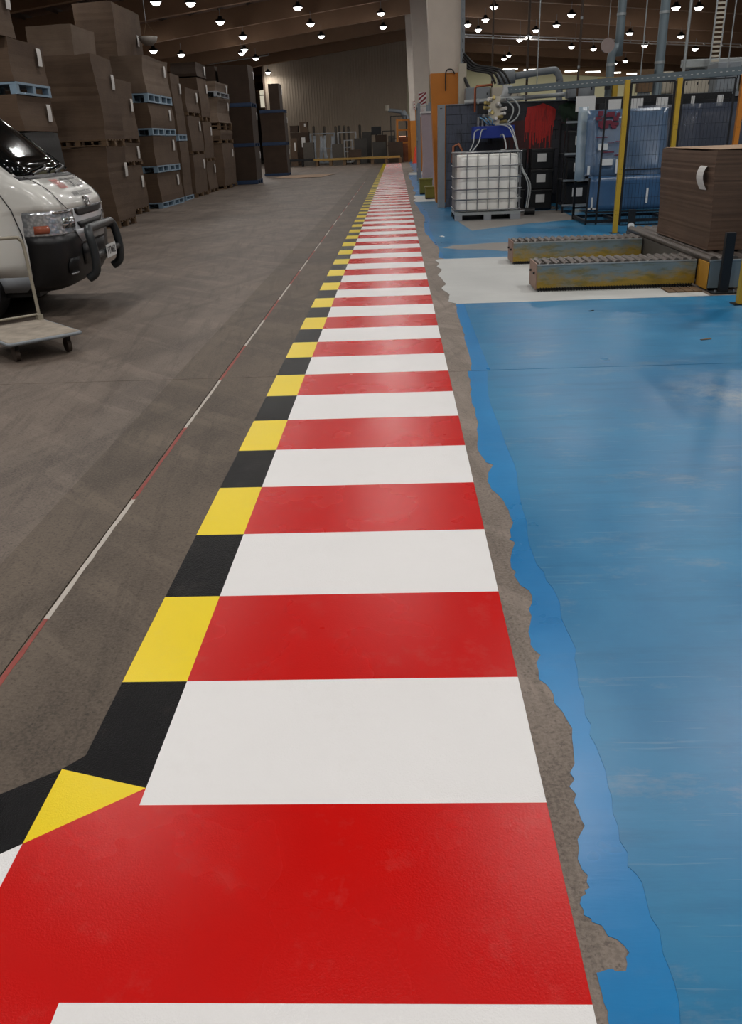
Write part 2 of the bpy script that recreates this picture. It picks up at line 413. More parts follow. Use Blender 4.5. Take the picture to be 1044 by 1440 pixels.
MB().prism([(1.52, 11.35), (1.7, 11.6), (2.3, 11.75), (3.0, 11.7), (3.0, 10.9), (2.35, 10.75), (2.1, 11.0), (1.75, 11.1)], .0024, .0032).build('worn_patch', M_TAN, fl)
MB().prism([(2.15, 13.6), (2.05, 15.0), (2.0, 16.9), (4.3, 17.1), (4.2, 14.9), (3.3, 14.5)], .0024, .0034).build('worn_patch', M_TAN, fl)

# old thin line of red and white paint left of the walkway
lineth = thing('old_edge_line', 'thin worn floor line in alternating red and white, on bare concrete beside the walkway', 'floor line', (-.385, 0, 0))
yb = .35; k = 0
M_LRED = mat('worn_red_line_paint', '8a3a30', .6, var=.4, scale=20); M_LWH = mat('worn_white_line_paint', 'b5ada3', .6, var=.25, scale=20)
while yb < 34:
    ye = yb + 1.02; pts = []; n = 14
    wd = .0085
    la = [(-wd+rnd.uniform(-.003, .002), yb+(ye-yb)*i/n) for i in range(n+1)]; ra = [(wd+rnd.uniform(-.002, .003), yb+(ye-yb)*i/n) for i in range(n+1)]
    MB().prism(la+ra[::-1], 0, .0008).build('red_dash' if k % 2 == 0 else 'white_dash', M_LRED if k % 2 == 0 else M_LWH, lineth)
    yb = ye; k += 1

# walls
struct(MB().box((X0-.3, Y0, 0), (X0, Y1, 9)).build('wall_left', M_WALLD))
struct(MB().box((X1, Y0, 0), (X1+.3, Y1, 9)).build('wall_right', M_WALLC))
struct(MB().box((X0, Y0-.3, 0), (X1, Y0, 9)).build('wall_front', M_WALLD))
def gable(name, xa, xb, y, m, ribs=0):
    mb = MB(); n = max(2, int((xb-xa)/ribs)) if ribs else 24
    for i in range(n):
        a, b = xa+(xb-xa)*i/n, xa+(xb-xa)*(i+1)/n
        if ribs:
            c, d, e = a+(b-a)*.55, a+(b-a)*.66, a+(b-a)*.89
            q = [(a, 0), (c, 0), (d, -.010), (e, -.010), (b, 0)]
        else: q = [(a, 0), (b, 0)]
        for (xa_, da), (xb_, db) in zip(q, q[1:]):
            za, zb = raft_z(xa_)+.9, raft_z(xb_)+.9
            mb.add([(xa_, y+da, 0), (xb_, y+db, 0), (xb_, y+db, zb), (xa_, y+da, za)], [(0, 1, 2, 3)])
    mb.box((xa, y+.06, 0), (xb, y+.2, 7.0))
    return struct(mb.build(name, m))
wb = gable('wall_back', -9.6, 1.9, 72.0, M_WALLB, .22)
gable('wall_far_left', X0, -9.6, 95.0, M_WALLD)
gable('wall_far_right', 1.9, X1, 95.0, M_WALLC)
struct(MB().box((-9.75, 72.0, 0), (-9.6, 95.0, 8.3)).build('wall_return_left', M_WALLD))
struct(MB().box((1.9, 72.0, 0), (2.05, 95.0, 9.0)).build('wall_return_right', M_WALLC))
# roof lining, rafters, purlins
rm = MB()
def rz(x): return raft_z(x)+1.15
for xa, xb in ((X0-.3, RIDGE), (RIDGE, X1+.3)):
    rm.add([(xa, Y0-.3, rz(xa)), (xb, Y0-.3, rz(xb)), (xb, Y1, rz(xb)), (xa, Y1, rz(xa)),
            (xa, Y0-.3, rz(xa)+.2), (xb, Y0-.3, rz(xb)+.2), (xb, Y1, rz(xb)+.2), (xa, Y1, rz(xa)+.2)],
           [(0, 3, 2, 1), (4, 5, 6, 7), (0, 1, 5, 4), (2, 3, 7, 6)])
roof = struct(rm.build('ceiling', M_ROOF))
for Yr in (-6, 1, 8, 15, 22, 29, 36, 43, 50, 57, 64, 71.2, 78, 85, 94.6):
    for xa, xb in ((X0, RIDGE), (RIDGE, X1)):
        za, zb = raft_z(xa), raft_z(xb); h = .95; t = .32
        vs = [(x, y, z) for y in (Yr-t/2, Yr+t/2) for x, z in ((xa, za), (xb, zb), (xb, zb+h), (xa, za+h))]
        MB().add(vs, [(0, 1, 2, 3), (7, 6, 5, 4), (0, 4, 5, 1), (1, 5, 6, 2), (2, 6, 7, 3), (3, 7, 4, 0)]).build('rafter', M_RAFT, roof)
x = X0+1
while x < X1:
    MB().box((x-.04, Y0, rz(x)-.24), (x+.04, Y1, rz(x)-.02)).build('purlin', M_PURL, roof); x += 1.6

# tapered concrete columns, orange to above head height
def column(Y, xl0, xl1, xr, d, label_n, ztop=9.2, zo=2.85):
    c = struct(bpy.data.objects.new('trim_%d' % label_n, None)); COL.objects.link(c); c.location = (0, Y, 0)
    def seg(name, za, zb, m, g=0.0):
        f = lambda z: xl0 + (xl1-xl0)*z/8.5
        vs = []
        for z in (za, zb):
            vs += [(f(z)-g, -g, z), (xr+g, -g, z), (xr+g, d+g, z), (f(z)-g, d+g, z)]
        return MB().add(vs, [(3, 2, 1, 0), (4, 5, 6, 7), (0, 1, 5, 4), (1, 2, 6, 5), (2, 3, 7, 6), (3, 0, 4, 7)]).build(name, m, c)
    seg('orange_base', 0, zo, M_ORANGE, .004); seg('concrete_shaft', zo, ztop, M_CONC_COL)
    return c
column(20.5, 1.85, 1.48, 2.42, .55, 1)
column(42.0, 1.95, 1.62, 2.52, .55, 2, zo=2.75)
column(60.0, 1.98, 1.66, 2.55, .55, 3, zo=2.6)

# ================================================================== WALKWAY
wk = thing('painted_walkway', 'long glossy red and white striped pedestrian walkway with yellow and black edge blocks', 'floor marking', (0, 0, 0))
ZP = .0022
def gp(x, y): p = onz(x, y); return (p.x, p.y)
strip = {}
def block(name, m, x0, x1, Ya, Yb):
    if name not in strip:
        strip[name] = MB().box((x0, 0, 0), (x1, .5, ZP)).build(name, m, wk, loc=(0, Ya, 0)); return
    inst(strip[name], wk, (0, Ya, 0))
NS = 117
for k in range(1, NS):
    Ya = .5*k
    if k % 2 == 0: block('red_stripe', M_RED, .2, 1.2, Ya, Ya+.5); block('yellow_block', M_YEL, 0, .2, Ya, Ya+.5)
    else:
        block('white_stripe', M_WHITE, .2, 1.2, Ya, Ya+.5)
        if k > 1: block('black_block', M_BLK, 0, .2, Ya, Ya+.5)
# the junction in the foreground, where a branch leaves to the left
pa, pb, pc = gp(207, 1109), gp(87.4, 1082.4), gp(120.7, 1063.2)
MB().prism([(0, 1.0), (.2, 1.0), (.2, pa[1]), pb, (pc[0], pc[1])], 0, ZP).build('black_block', M_BLK, wk)
py = gp(31.8, 1187.7)
MB().prism([pb, (.2, pa[1]), py], 0, ZP).build('yellow_block', M_YEL, wk)
dirb = Vector((py[0]-.2, py[1]-pa[1])).normalized()            # inner edge of the branch
o0 = Vector(gp(0, 1118)); diro = (o0-Vector(pb)).normalized()
def along(p, d, t): return (p[0]+d[0]*t, p[1]+d[1]*t)
MB().prism([pb, py, along(py, dirb, .5), along(pb, diro, .5)], 0, ZP).build('black_block', M_BLK, wk)
MB().prism([along(pb, diro, .5), along(py, dirb, .5), along(py, dirb, 1.0), along(pb, diro, 1.0)], 0, ZP).build('yellow_block', M_YEL, wk)
wl = gp(0, 1249); dw = (Vector(wl)-Vector(py)).normalized()
redl = [(1.2, 0), (1.2, .5), (.2, .5), (.2, pa[1]), py, along(py, dw, 1.6), (-.35, -1.2), gp(72, 1440), gp(81.6, 1415.7)]
c0 = gp(81.6, 1415.7); c1 = gp(72, 1440); dcl = (Vector(c1)-Vector(c0)).normalized()
far1 = along(py, dw, 1.9)
MB().prism([(1.2, 0), (1.2, .5), (.2, .5), (.2, pa[1]), py, far1, along(c0, dcl, .9), (c0[0], 0)], 0, ZP).build('red_stripe', M_RED, wk)
MB().prism([(c0[0], -.0), (1.2, -.0), (1.2, -.5), along(c0, dcl, .55)], 0, ZP).build('white_stripe', M_WHITE, wk)
MB().prism([py, along(py, dirb, .55), along(along(py, dirb, .55), dw, 1.2), along(py, dw, 1.2)], 0, ZP).build('white_stripe', M_WHITE, wk)

# ================================================================== HIGH-BAY LAMPS
hb = {}
def lamp(x, y, z):
    t = thing('high_bay_lamp', 'small bright round LED high-bay lamp hanging under the brown roof', 'lamp', (x, y, z), 0, 'high-bay lamps under the roof')
    if not hb:
        hb['h'] = MB().lathe([(.02, .24), (.09, .24), (.11, .13), (.23, .10), (.24, .02), (.23, 0)], 16).build('housing', M_DARK, t)
        hb['l'] = MB().lathe([(.21, .012), (.16, -.02), (.15, -.06), (.12, -.095), (.06, -.115), (.0, -.12)], 16).build('lens', M_LENS, t)
        hb['c'] = MB().cyl((0, 0, .24), (0, 0, .60), .012, 6).build('hanger', M_GALV, t)
        for kk, ww in LAMP_W.items():
            d = bpy.data.lights.new('lamp_light', 'AREA'); d.shape = 'DISK'; d.size = .42; d.energy = ww; d.color = LAMP_COL; hb[kk] = d
    else:
        for q in 'hlc': inst(hb[q], t)
    L = bpy.data.objects.new('lamp_light', hb['near' if y < 12 else ('mid' if y < 35 else 'far')]); COL.objects.link(L); L.parent = t; L.location = (0, 0, -.18)
    if 'p' not in hb:
        q = bpy.data.lights.new('roof_fill_light', 'POINT'); q.energy = ROOF_FILL_W; q.color = LAMP_COL; q.shadow_soft_size = .12; hb['p'] = q
    if y < 35: return
    L = bpy.data.objects.new('roof_fill_light', hb['p']); COL.objects.link(L); L.parent = t; L.location = (0, 0, -.30)  # extra point light hung below the lens, brightens the visible roof
def lampz(x): return raft_z(x) - .55
def lamp_px(px, py):
    x = 0
    for _ in range(8): p = onz(px, py, lampz(x)); x = p.x
    lamp(p.x, p.y, lampz(p.x))
for px, py in ((268, 5), (310, 31), (419, 11), (437, 34), (342, 52), (452, 51), (539, 38), (536, 19), (344, 70), (340, 75), (360, 82), (377, 102), (216, 72), (255, 77),
               (695, 10), (683, 28), (658, 35), (673, 42), (754, 43), (744, 52), (731, 56), (783, 36), (716, 78), (709, 83), (804, 21), (804, 66), (886, 47), (835, 69), (907, 64), (958, 51), (978, 69), (983, 11), (865, 89), (880, 86), (951, 11)):
    lamp_px(px, py)
for lx in (-8.5, -3.9, .6, 6.2, 11.0):
    for ly in (-5.0, 2.0, 9.0, 15.8, 22.5, 29.3, 36.0):
        if lx in (.6,) and ly == 9.0: lamp(3.2, 8.3, lampz(3.2)); continue
        if lx == 6.2 and ly == 15.8: lamp(7.3, 16.2, lampz(7.3)); continue
        lamp(lx, ly, lampz(lx))

# ================================================================== CARDBOARD LOADS AND PALLETS
def load_mesh(wx, wy, h, seed, wob=.018, layers=None, taper=0.0):
    r = random.Random(seed); n = layers or max(5, int(h/.075)); mb = MB(); vs = []
    q = 4   # points along each side, so the faces bow a little
    ph = r.uniform(0, 9)
    for i in range(n+1):
        t = i/n; z = h*t
        ox = wob*math.sin(ph+t*4.5) + r.uniform(-.14, .14)*wob; oy = wob*math.sin(ph*2+t*3.7) + r.uniform(-.14, .14)*wob
        k = 1-taper*t; ring = []
        cs = [(-wx/2, -wy/2), (wx/2, -wy/2), (wx/2, wy/2), (-wx/2, wy/2)]
        for s in range(4):
            a, b = cs[s], cs[(s+1) % 4]
            for e in range(q):
                u = e/q; ring.append((a[0]+(b[0]-a[0])*u, a[1]+(b[1]-a[1])*u))
        for j, (x, y) in enumerate(ring):
            zz = z + (.35*wob*math.sin(x*3+ph+t*5) if 0 < i < n else (.5*wob*(math.sin(x*4+y*3+ph)) if i == n else .001))
            vs.append((x*k+ox, y*k+oy, zz))
    m = 4*q
    fs = [(i*m+j, i*m+(j+1) % m, (i+1)*m+(j+1) % m, (i+1)*m+j) for i in range(n) for j in range(m)]
    mb.add(vs, fs); mb.add(vs[:m], [tuple(range(m))[::-1]]); mb.add(vs[-m:], [tuple(range(m))])
    return mb
def add_tag(t, x, y, z, w=.17, h=.29, face='x'):
    """paper tag tucked between two sheets, curling out and hanging down"""
    mb = MB(); n = 7; pts = []
    for i in range(n+1):
        s = i/n; out = (.05 if face == '-x' else .010)*math.sin(min(1, s*.9+.1)*math.pi)+.022; pts.append((out, -h*max(0, s-.06)))
    for (a, za), (b, zb) in zip(pts, pts[1:]):
        if face == 'x': mb.add([(x+a, y-w/2, z+za), (x+a, y+w/2, z+za), (x+b, y+w/2, z+zb), (x+b, y-w/2, z+zb)], [(0, 1, 2, 3)])
        elif face == '-x': mb.add([(x-a, y-w/2, z+za), (x-a, y+w/2, z+za), (x-b, y+w/2, z+zb), (x-b, y-w/2, z+zb)], [(0, 1, 2, 3)])
    o = mb.build('paper_tag', M_TAG, t); sd = o.modifiers.new('thick', 'SOLIDIFY'); sd.thickness = .002; return o
PAL = {}
def pallet(style, xc, yc, z, wx, wy, h, label, group='pallets under the cardboard loads'):
    m = {'blue': M_PBLUE, 'wood': M_PWOOD, 'deep': M_PBLUE2, 'grey': M_PGREY}[style]
    t = thing('pallet', label, 'pallet', (xc, yc, z), 0, group)
    key = (style, round(wx, 2), round(wy, 2), round(h, 3))
    if key not in PAL:
        L = []; d = h*.2; bw = .11
        if style in ('blue', 'grey'):
            L.append((MB().box((-wx/2, -wy/2, h-d), (wx/2, wy/2, h)).build('deck', m, t), (0, 0, 0)))
            blk = None
            for ax in (-1, 0, 1):
                for ay in (-1, -.36, .36, 1) if wy > 1.9 else (-1, 0, 1):
                    p = (ax*(wx/2-bw/2-.005), ay*(wy/2-bw/2-.005), 0)
                    if blk is None: blk = MB().box((-bw/2, -bw/2, d*.9), (bw/2, bw/2, h-d)).build('block', m, t, loc=p); L.append((blk, p))
                    else: L.append((inst(blk, t, p), p))
            r = None
            for ax in (-1, 0, 1):
                p = (ax*(wx/2-bw/2-.005), 0, 0)
                if r is None: r = MB().box((-bw/2, -wy/2, 0), (bw/2, wy/2, d*.9)).build('runner', m, t, loc=p); L.append((r, p))
                else: L.append((inst(r, t, p), p))
        else:
            b = None; n = 7
            for i in range(n):
                p = (0, -wy/2+.05+(wy-.10)*i/(n-1), 0)
                if b is None: b = MB().box((-wx/2, -.047, h-d), (wx/2, .047, h)).build('deck_board', m, t, loc=p); L.append((b, p))
                else: L.append((inst(b, t, p), p))
            s_ = None
            for ax in (-1, 0, 1):
                for ay in (-1, 0, 1):
                    p = (ax*(wx/2-.055), ay*(wy/2-.065), 0)
                    if s_ is None: s_ = MB().box((-.05, -.06, d*.9), (.05, .06, h-d)).build('block', M_PWOOD if style == 'wood' else m, t, loc=p); L.append((s_, p))
                    else: L.append((inst(s_, t, p), p))
            r = None
            for ay in (-1, 0, 1):
                p = (0, ay*(wy/2-.065), 0)
                if r is None: r = MB().box((-wx/2, -.06, 0), (wx/2, .06, d*.9)).build('bottom_board', m, t, loc=p); L.append((r, p))
                else: L.append((inst(r, t, p), p))
            if style == 'deep':
                p = (0, -wy/2, 0); L.append((MB().box((-wx/2, -.012, h*.12), (wx/2, 0, h)).build('end_board', m, t, loc=p), p))
        PAL[key] = L
    else:
        for o, p in PAL[key]: inst(o, t, p)
    return t
SEED = [100]
ORD = ['bottom', 'second', 'third', 'fourth', 'fifth', 'sixth']
def stack(where, xr, xl, ya, yb, tiers, style='wood', card=None, npal=1, tags=True, wob=.018, pgroup=True):
    """tiers: list of ('p', z0, z1) pallets or ('l', z0, z1[, dict]) loads, from the floor up"""
    xc, yc = (xr+xl)/2, (ya+yb)/2; nl = sum(1 for t in tiers if t[0] == 'l'); il = ip = 0
    for tr in tiers:
        opt = tr[3] if len(tr) > 3 else {}
        z0, z1 = tr[1], tr[2]
        if tr[0] == 'p':
            st = opt.get('style', style)
            nm = {'blue': 'pale blue plastic', 'wood': 'brown wooden', 'deep': 'strong blue', 'grey': 'pale grey plastic'}[st]
            for q in range(npal):
                d = (yb-ya)/npal
                end = '' if npal == 1 else (', near half' if q == 0 else ', far half')
                pallet(st, xc, ya+d*(q+.5), z0, (xr-xl), d-.03, z1-z0, '%s pallet, %s of %s%s' % (nm, 'lowest' if ip == 0 else ORD[ip]+' up', where, end))
            ip += 1
        else:
            SEED[0] += 1
            xr2, xl2 = opt.get('xr', xr), opt.get('xl', xl); ya2, yb2 = opt.get('ya', ya), opt.get('yb', yb)
            c = opt.get('m', card or M_CARD); kind = opt.get('kind', 'brown cardboard sheets')
            pos = opt.get('pos') or ('only' if nl == 1 else ('top' if il == nl-1 else ORD[il]))
            t = thing('cardboard_load', '%s load of %s in %s' % (pos, kind, where), 'cardboard stack', ((xr2+xl2)/2, (ya2+yb2)/2, z0), 0, 'loads of cardboard sheets')
            wx, wy, h = xr2-xl2-.04, yb2-ya2-.04, z1-z0-.6*opt.get('wob', wob)
            load_mesh(wx, wy, h, SEED[0], opt.get('wob', wob), taper=opt.get('taper', 0)).build('sheet_block', c, t)
            if tags and opt.get('tag', True): add_tag(t, wx/2+.005, wy*.30, h*opt.get('th', .86))
            il += 1
ST_A = 'the stack seen above the van windscreen'
stack(ST_A, -5.3, -6.5, 13.62, 15.1, [('p', 0, .15), ('l', .15, 1.83, dict(m=M_WRAP, kind='black wrapped goods', tag=False, wob=.03)), ('l', 1.83, 2.38, dict(th=.8)),
      ('p', 2.38, 2.56), ('l', 2.56, 3.2, dict(th=.9)), ('l', 3.2, 4.3, dict(xr=-5.32, ya=13.45, yb=14.1, th=.62))], 'blue')
stack('the double stack right behind the van bonnet', -4.92, -6.1, 16.5, 17.75, [('p', 0, .14), ('l', .14, 1.57, dict(th=.78)), ('p', 1.57, 1.69), ('l', 1.69, 3.2, dict(th=.8))], wob=.03)
stack('the rear row behind the first two stacks', -6.5, -7.6, 20.1, 21.7, [('l', 0, 1.5, dict(tag=False)), ('l', 1.5, 3.0, dict(tag=False)), ('l', 3.0, 4.15, dict(tag=False, m=M_CARDL))])
stack('the rear row behind the four pale blue pallets', -6.42, -7.5, 23.2, 25.7, [('l', 0, 1.8, dict(tag=False)), ('l', 1.8, 3.5, dict(tag=False)), ('l', 3.5, 5.0, dict(th=.62))])
stack('the narrow stack before the pale blue pallets', -5.6, -6.4, 19.7, 21.2, [('p', 0, .14), ('l', .14, 1.14, dict(th=.75)), ('p', 1.14, 1.22), ('l', 1.22, 1.65, dict(th=.8)), ('p', 1.65, 1.73), ('l', 1.73, 3.0, dict(th=.7))])
stack('the four-tier pale blue stack', -5.5, -6.38, 22.1, 24.6, [('p', 0, .15), ('l', .15, .9), ('p', .9, 1.07), ('l', 1.07, 1.81), ('p', 1.81, 1.98), ('l', 1.98, 2.59, dict(th=.8)), ('p', 2.59, 2.8), ('l', 2.8, 3.68, dict(m=M_CARDL, wob=.03))], 'blue', npal=2)
stack('the stack just beyond the pale blue pallets', -5.62, -6.4, 25.3, 26.4, [('p', 0, .12), ('l', .12, 1.68, dict(tag=False)), ('p', 1.68, 1.85), ('l', 1.85, 3.47)], 'blue')
stack('the middle stack of three even loads', -5.58, -6.5, 26.7, 28.5, [('p', 0, .12), ('l', .12, 1.28), ('p', 1.28, 1.37), ('l', 1.37, 2.4), ('p', 2.4, 2.5), ('l', 2.5, 3.18)])
stack('the stack topped by a dark flat box', -5.7, -6.6, 29.2, 30.7, [('p', 0, .12), ('l', .12, 1.04), ('p', 1.04, 1.13), ('l', 1.13, 2.29), ('p', 2.29, 2.43), ('l', 2.43, 3.62), ('l', 3.64, 4.06, dict(m=M_CARDD, kind='dark cardboard'))])
stack('the stack with a crumpled pale load', -5.55, -6.5, 31.4, 33.8, [('p', 0, .13), ('l', .13, 1.59), ('p', 1.59, 1.71), ('l', 1.71, 2.04, dict(tag=False)), ('p', 2.04, 2.16), ('p', 2.16, 2.28), ('l', 2.28, 3.13, dict(m=M_CARDL, kind='crumpled pale cardboard', wob=.06)),
      ('p', 3.13, 3.30, dict(style='grey')), ('l', 3.30, 3.62, dict(m=M_CARDL, kind='grey cardboard'))])
stack('the dark three-tier stack on blue pallets', -4.88, -6.12, 34.8, 36.2, [('p', 0, .16), ('l', .16, 1.42), ('p', 1.42, 1.56), ('l', 1.56, 2.88), ('p', 2.88, 3.03), ('l', 3.03, 4.37)], 'deep', M_CARDD, wob=.008)
stack('the dark stack half hidden behind the three-tier one', -6.2, -7.3, 34.9, 36.2, [('l', 0, 2.88, dict(tag=False)), ('l', 2.88, 4.37, dict(tag=False))], 'deep', M_CARDD, wob=.008)
stack('the farthest stack, before the back wall', -4.68, -5.92, 43.6, 44.8, [('p', 0, .12), ('l', .12, 1.42), ('p', 1.42, 1.58), ('l', 1.58, 2.91), ('p', 2.91, 3.05), ('l', 3.05, 4.2, dict(xr=-4.85, xl=-5.4))], 'deep', M_CARDD, wob=.008)
# flat cardboard sheets lying on the floor
def flat_sheet(px, label, z=.006):
    pts = [onz(*p) for p in px]; c = sum(pts, Vector())/len(pts)
    n = len(pts); mb = MB(); vs = [(p.x-c.x, p.y-c.y, (.004 if i % 2 else .03)) for i, p in enumerate(pts)]
    vs += [(0, 0, .05)]
    mb.add(vs, [(i, (i+1) % n, n) for i in range(n)])
    o = mb.build('cardboard_sheet', M_CARDTOP, None, loc=(c.x, c.y, 0)); sd = o.modifiers.new('t', 'SOLIDIFY'); sd.thickness = .004; sd.offset = 1
    tag(o, label, 'cardboard'); return o
flat_sheet(((386, 251), (412, 251), (430, 250.5), (452, 249), (473, 245), (428, 246), (404, 248)), 'loose bent cardboard sheet lying on the floor before the back wall')

# ================================================================== VAN
van = thing('delivery_van', 'white delivery van with black bumper, bull bar and hood lettering', 'van', (-2.30, 7.56, 0), math.radians(4))
# levels: z, nose x, half width, corner depth
LV = [(.27, -.12, .74, .33), (.33, -.04, .78, .34), (.42, .02, .82, .36), (.55, .05, .84, .38), (.70, .06, .85, .38), (.78, .05, .85, .38), (.79, .05, .85, .38), (.88, .05, .85, .37), (.96, .05, .85, .37), (.99, .05, .85, .36),
      (1.05, .03, .85, .36), (1.13, -.03, .845, .35), (1.20, -.11, .84, .34), (1.26, -.20, .83, .33), (1.295, -.255, .82, .33), (1.46, -.43, .80, .32), (1.63, -.61, .77, .30), (1.78, -.77, .735, .28), (1.91, -.92, .69, .27), (1.98, -1.10, .62, .25), (2.01, -1.4, .45, .2)]
NY = 36; SIDE = [-.75, -1.0, -1.35, -1.7, -2.1, -2.5, -3.2, -4.0, -4.75]
def outline(nose, w_, D, n=4.2):
    pts = []
    for j in range(NY+1):
        a = -1 + 2*j/NY; y = math.copysign(abs(math.sin(a*math.pi/2))**1.0, a)*w_
        u = abs(y)/w_; pts.append((nose - D*(1-(max(0, 1-u**n))**(1/n)), y))
    return pts
rows = []
for z, nose, w_, D in LV:
    front = outline(nose, w_, D); xc = front[0][0]
    def sx(s): return xc + (s-SIDE[0])/(SIDE[-1]-SIDE[0])*(-4.75-xc)
    L = [(sx(s), -w_) for s in SIDE[1:]][::-1]; Rr = [(sx(s), w_) for s in SIDE[1:]]
    rows.append([(x, y, z) for x, y in L+front+Rr])
NSD = len(SIDE)-1; W = len(rows[0])
parts = {}
def cell(i, j):
    z = .5*(LV[i][0]+LV[i+1][0]); jf = j-NSD; front = 0 <= jf < NY
    ym = abs(.5*(rows[i][j][1]+rows[i][j+1][1])); xm = .5*(rows[i][j][0]+rows[i][j+1][0])
    if front:
        if z < .785: return 'bumper'
        if z < .99:
            return 'headlight_l' if (ym > .47 and jf < NY/2) else ('headlight_r' if ym > .47 else 'grille_panel')
        if 1.265 < z < 1.295 and ym < .78: return 'cowl'
        if 1.296 < z < 1.97 and ym < .97*LV[i][2]-.045: return 'windscreen'
        return 'bonnet' if z < 1.296 and ym < .66 else 'body'
    xs = rows[i][j][0]
    if z < .45: return 'sill'
    if 1.3 < z < 1.85 and -2.1 < xm < -1.15: return 'side_window'
    return 'body'
for i in range(len(rows)-1):
    for j in range(W-1):
        parts.setdefault(cell(i, j), []).append((i, j))
PM = dict(bumper=M_BLKPL, headlight_l=M_HEAD, headlight_r=M_HEAD, grille_panel=M_SILV, cowl=M_BLKPL, windscreen=M_GLASSD, bonnet=M_VANW, body=M_VANW, sill=M_PGREY, side_window=M_GLASSD)
vp = {}
for nm, cells in parts.items():
    idx = {}; vs = []; fs = []
    for i, j in cells:
        q = []
        for a, b in ((i, j), (i, j+1), (i+1, j+1), (i+1, j)):
            if (a, b) not in idx: idx[(a, b)] = len(vs); vs.append(rows[a][b])
            q.append(idx[(a, b)])
        fs.append(tuple(q))
    mb = MB().add(vs, fs, True); disp = nm.split('_l')[0].split('_r')[0] if 'headlight' in nm else nm
    vp[nm] = mb.build(disp, PM[nm], van)
    sd = vp[nm].modifiers.new('t', 'SOLIDIFY'); sd.thickness = .02; sd.offset = -1
top = rows[-1]; MB().add(top, [tuple(range(W))]).build('roof', M_VANW, van)
MB().box((-4.9, -.82, .3), (-4.74, .82, 1.95)).build('rear_door', M_VANW, van, .05)
MB().box((-4.7, -.7, .22), (-.35, .7, .30)).build('underbody', M_DARK, van)
# openings in the silver grille, lower intake, seams
def xf(z, y):
    for a, b in zip(LV, LV[1:]):
        if a[0] <= z <= b[0]:
            t = (z-a[0])/(b[0]-a[0]); nose, w_, D = [a[k]+(b[k]-a[k])*t for k in (1, 2, 3)]
            u = min(1, abs(y)/w_); return nose - D*(1-(1-u**4.2)**(1/4.2))
    return 0
def skin_patch(name, m, poly, parent, off=.006, nu=10):
    """patch on the nose given by left and right edges: [(z, y0, y1), ...]"""
    vs = []; n = nu
    for z, a, b in poly:
        for k in range(n+1):
            y = a+(b-a)*k/n; vs.append((xf(z, y)+off, y, z))
    fs = [(r*(n+1)+k, r*(n+1)+k+1, (r+1)*(n+1)+k+1, (r+1)*(n+1)+k) for r in range(len(poly)-1) for k in range(n)]
    o = MB().add(vs, fs, True).build(name, m, parent); sd = o.modifiers.new('t', 'SOLIDIFY'); sd.thickness = .004; return o
skin_patch('grille_slot', M_DARK, [(.915, -.34, .34), (.935, -.42, .42), (.965, -.45, .45), (.988, -.46, .46)], vp['grille_panel'])
skin_patch('grille_slot', M_DARK, [(.80, -.34, .34), (.83, -.40, .40), (.865, -.44, .44)], vp['grille_panel'])
skin_patch('lower_grille', M_SILV, [(.68, -.40, .40), (.75, -.47, .47), (.80, -.5, .5)], vp['bumper'])
skin_patch('intake', M_DARK, [(.46, -.36, .36), (.56, -.42, .42), (.66, -.42, .42)], vp['bumper'], .010)
for s in (-1, 1):
    skin_patch('fog_recess', M_DARK, [(.42, s*.52, s*.70), (.50, s*.50, s*.72), (.56, s*.54, s*.70)], vp['bumper'], .008, 4)
    skin_patch('fog_trim', M_SILV, [(.405, s*.54, s*.66), (.42, s*.54, s*.68)], vp['bumper'], .012, 4)
    skin_patch('indicator', M_ORLENS, [(.80, s*.828, s*.8495), (.83, s*.822, s*.8495), (.87, s*.828, s*.8495)], vp['headlight_l' if s < 0 else 'headlight_r'], .004, 6)
    skin_patch('lamp_bezel', M_CHROME, [(.965, s*.50, s*.80), (.985, s*.50, s*.80)], vp['headlight_l' if s < 0 else 'headlight_r'], .005, 6)
    for ya_h, yb_h in ((.50, .60), (.63, .71)): skin_patch('reflector', M_CHROME, [(.83, s*ya_h, s*yb_h), (.87, s*(ya_h-.01), s*(yb_h+.01)), (.92, s*ya_h, s*yb_h)], vp['headlight_l' if s < 0 else 'headlight_r'], .004, 4)
    # bonnet seam running back to the windscreen
    sm = [(xf(z, s*y)+.003, s*y, z) for z, y in ((.995, .60), (1.05, .655), (1.11, .66), (1.17, .65), (1.23, .66), (1.285, .69))]
    MB().tube(sm, .004, 5).build('seam', M_DARK, van)
    dx = [(-.345, s*.853, .48), (-.345, s*.856, .8), (-.40, s*.856, 1.02), (-.50, s*.85, 1.20), (-.66, s*.83, 1.30), (-.98, s*.79, 1.56)]
    MB().tube(dx, .005, 5).build('seam', M_DARK, van)
    ml = [(-1.0, s*.86, 1.38), (-.98, s*1.0, 1.40)]
    MB().tube(ml, .015, 6).build('mirror_arm', M_BLKPL, van)
    MB().box((-1.06, s*.98, 1.30), (-.94, s*1.12, 1.62)).build('mirror', M_BLKPL, van, .02)
    for wxp in (-1.05, -3.7):
        wh = MB().cyl((wxp, s*.62, .33), (wxp, s*.84, .33), .33, 24).build('tyre', M_RUB, van, .03)
        MB().cyl((wxp, s*.80, .33), (wxp, s*.855, .33), .2, 18).build('wheel_disc', M_SILV, wh)
        MB().cyl((wxp, s*.60, .34), (wxp, s*.858, .34), .40, 24).build('wheel_arch', M_DARK, van)
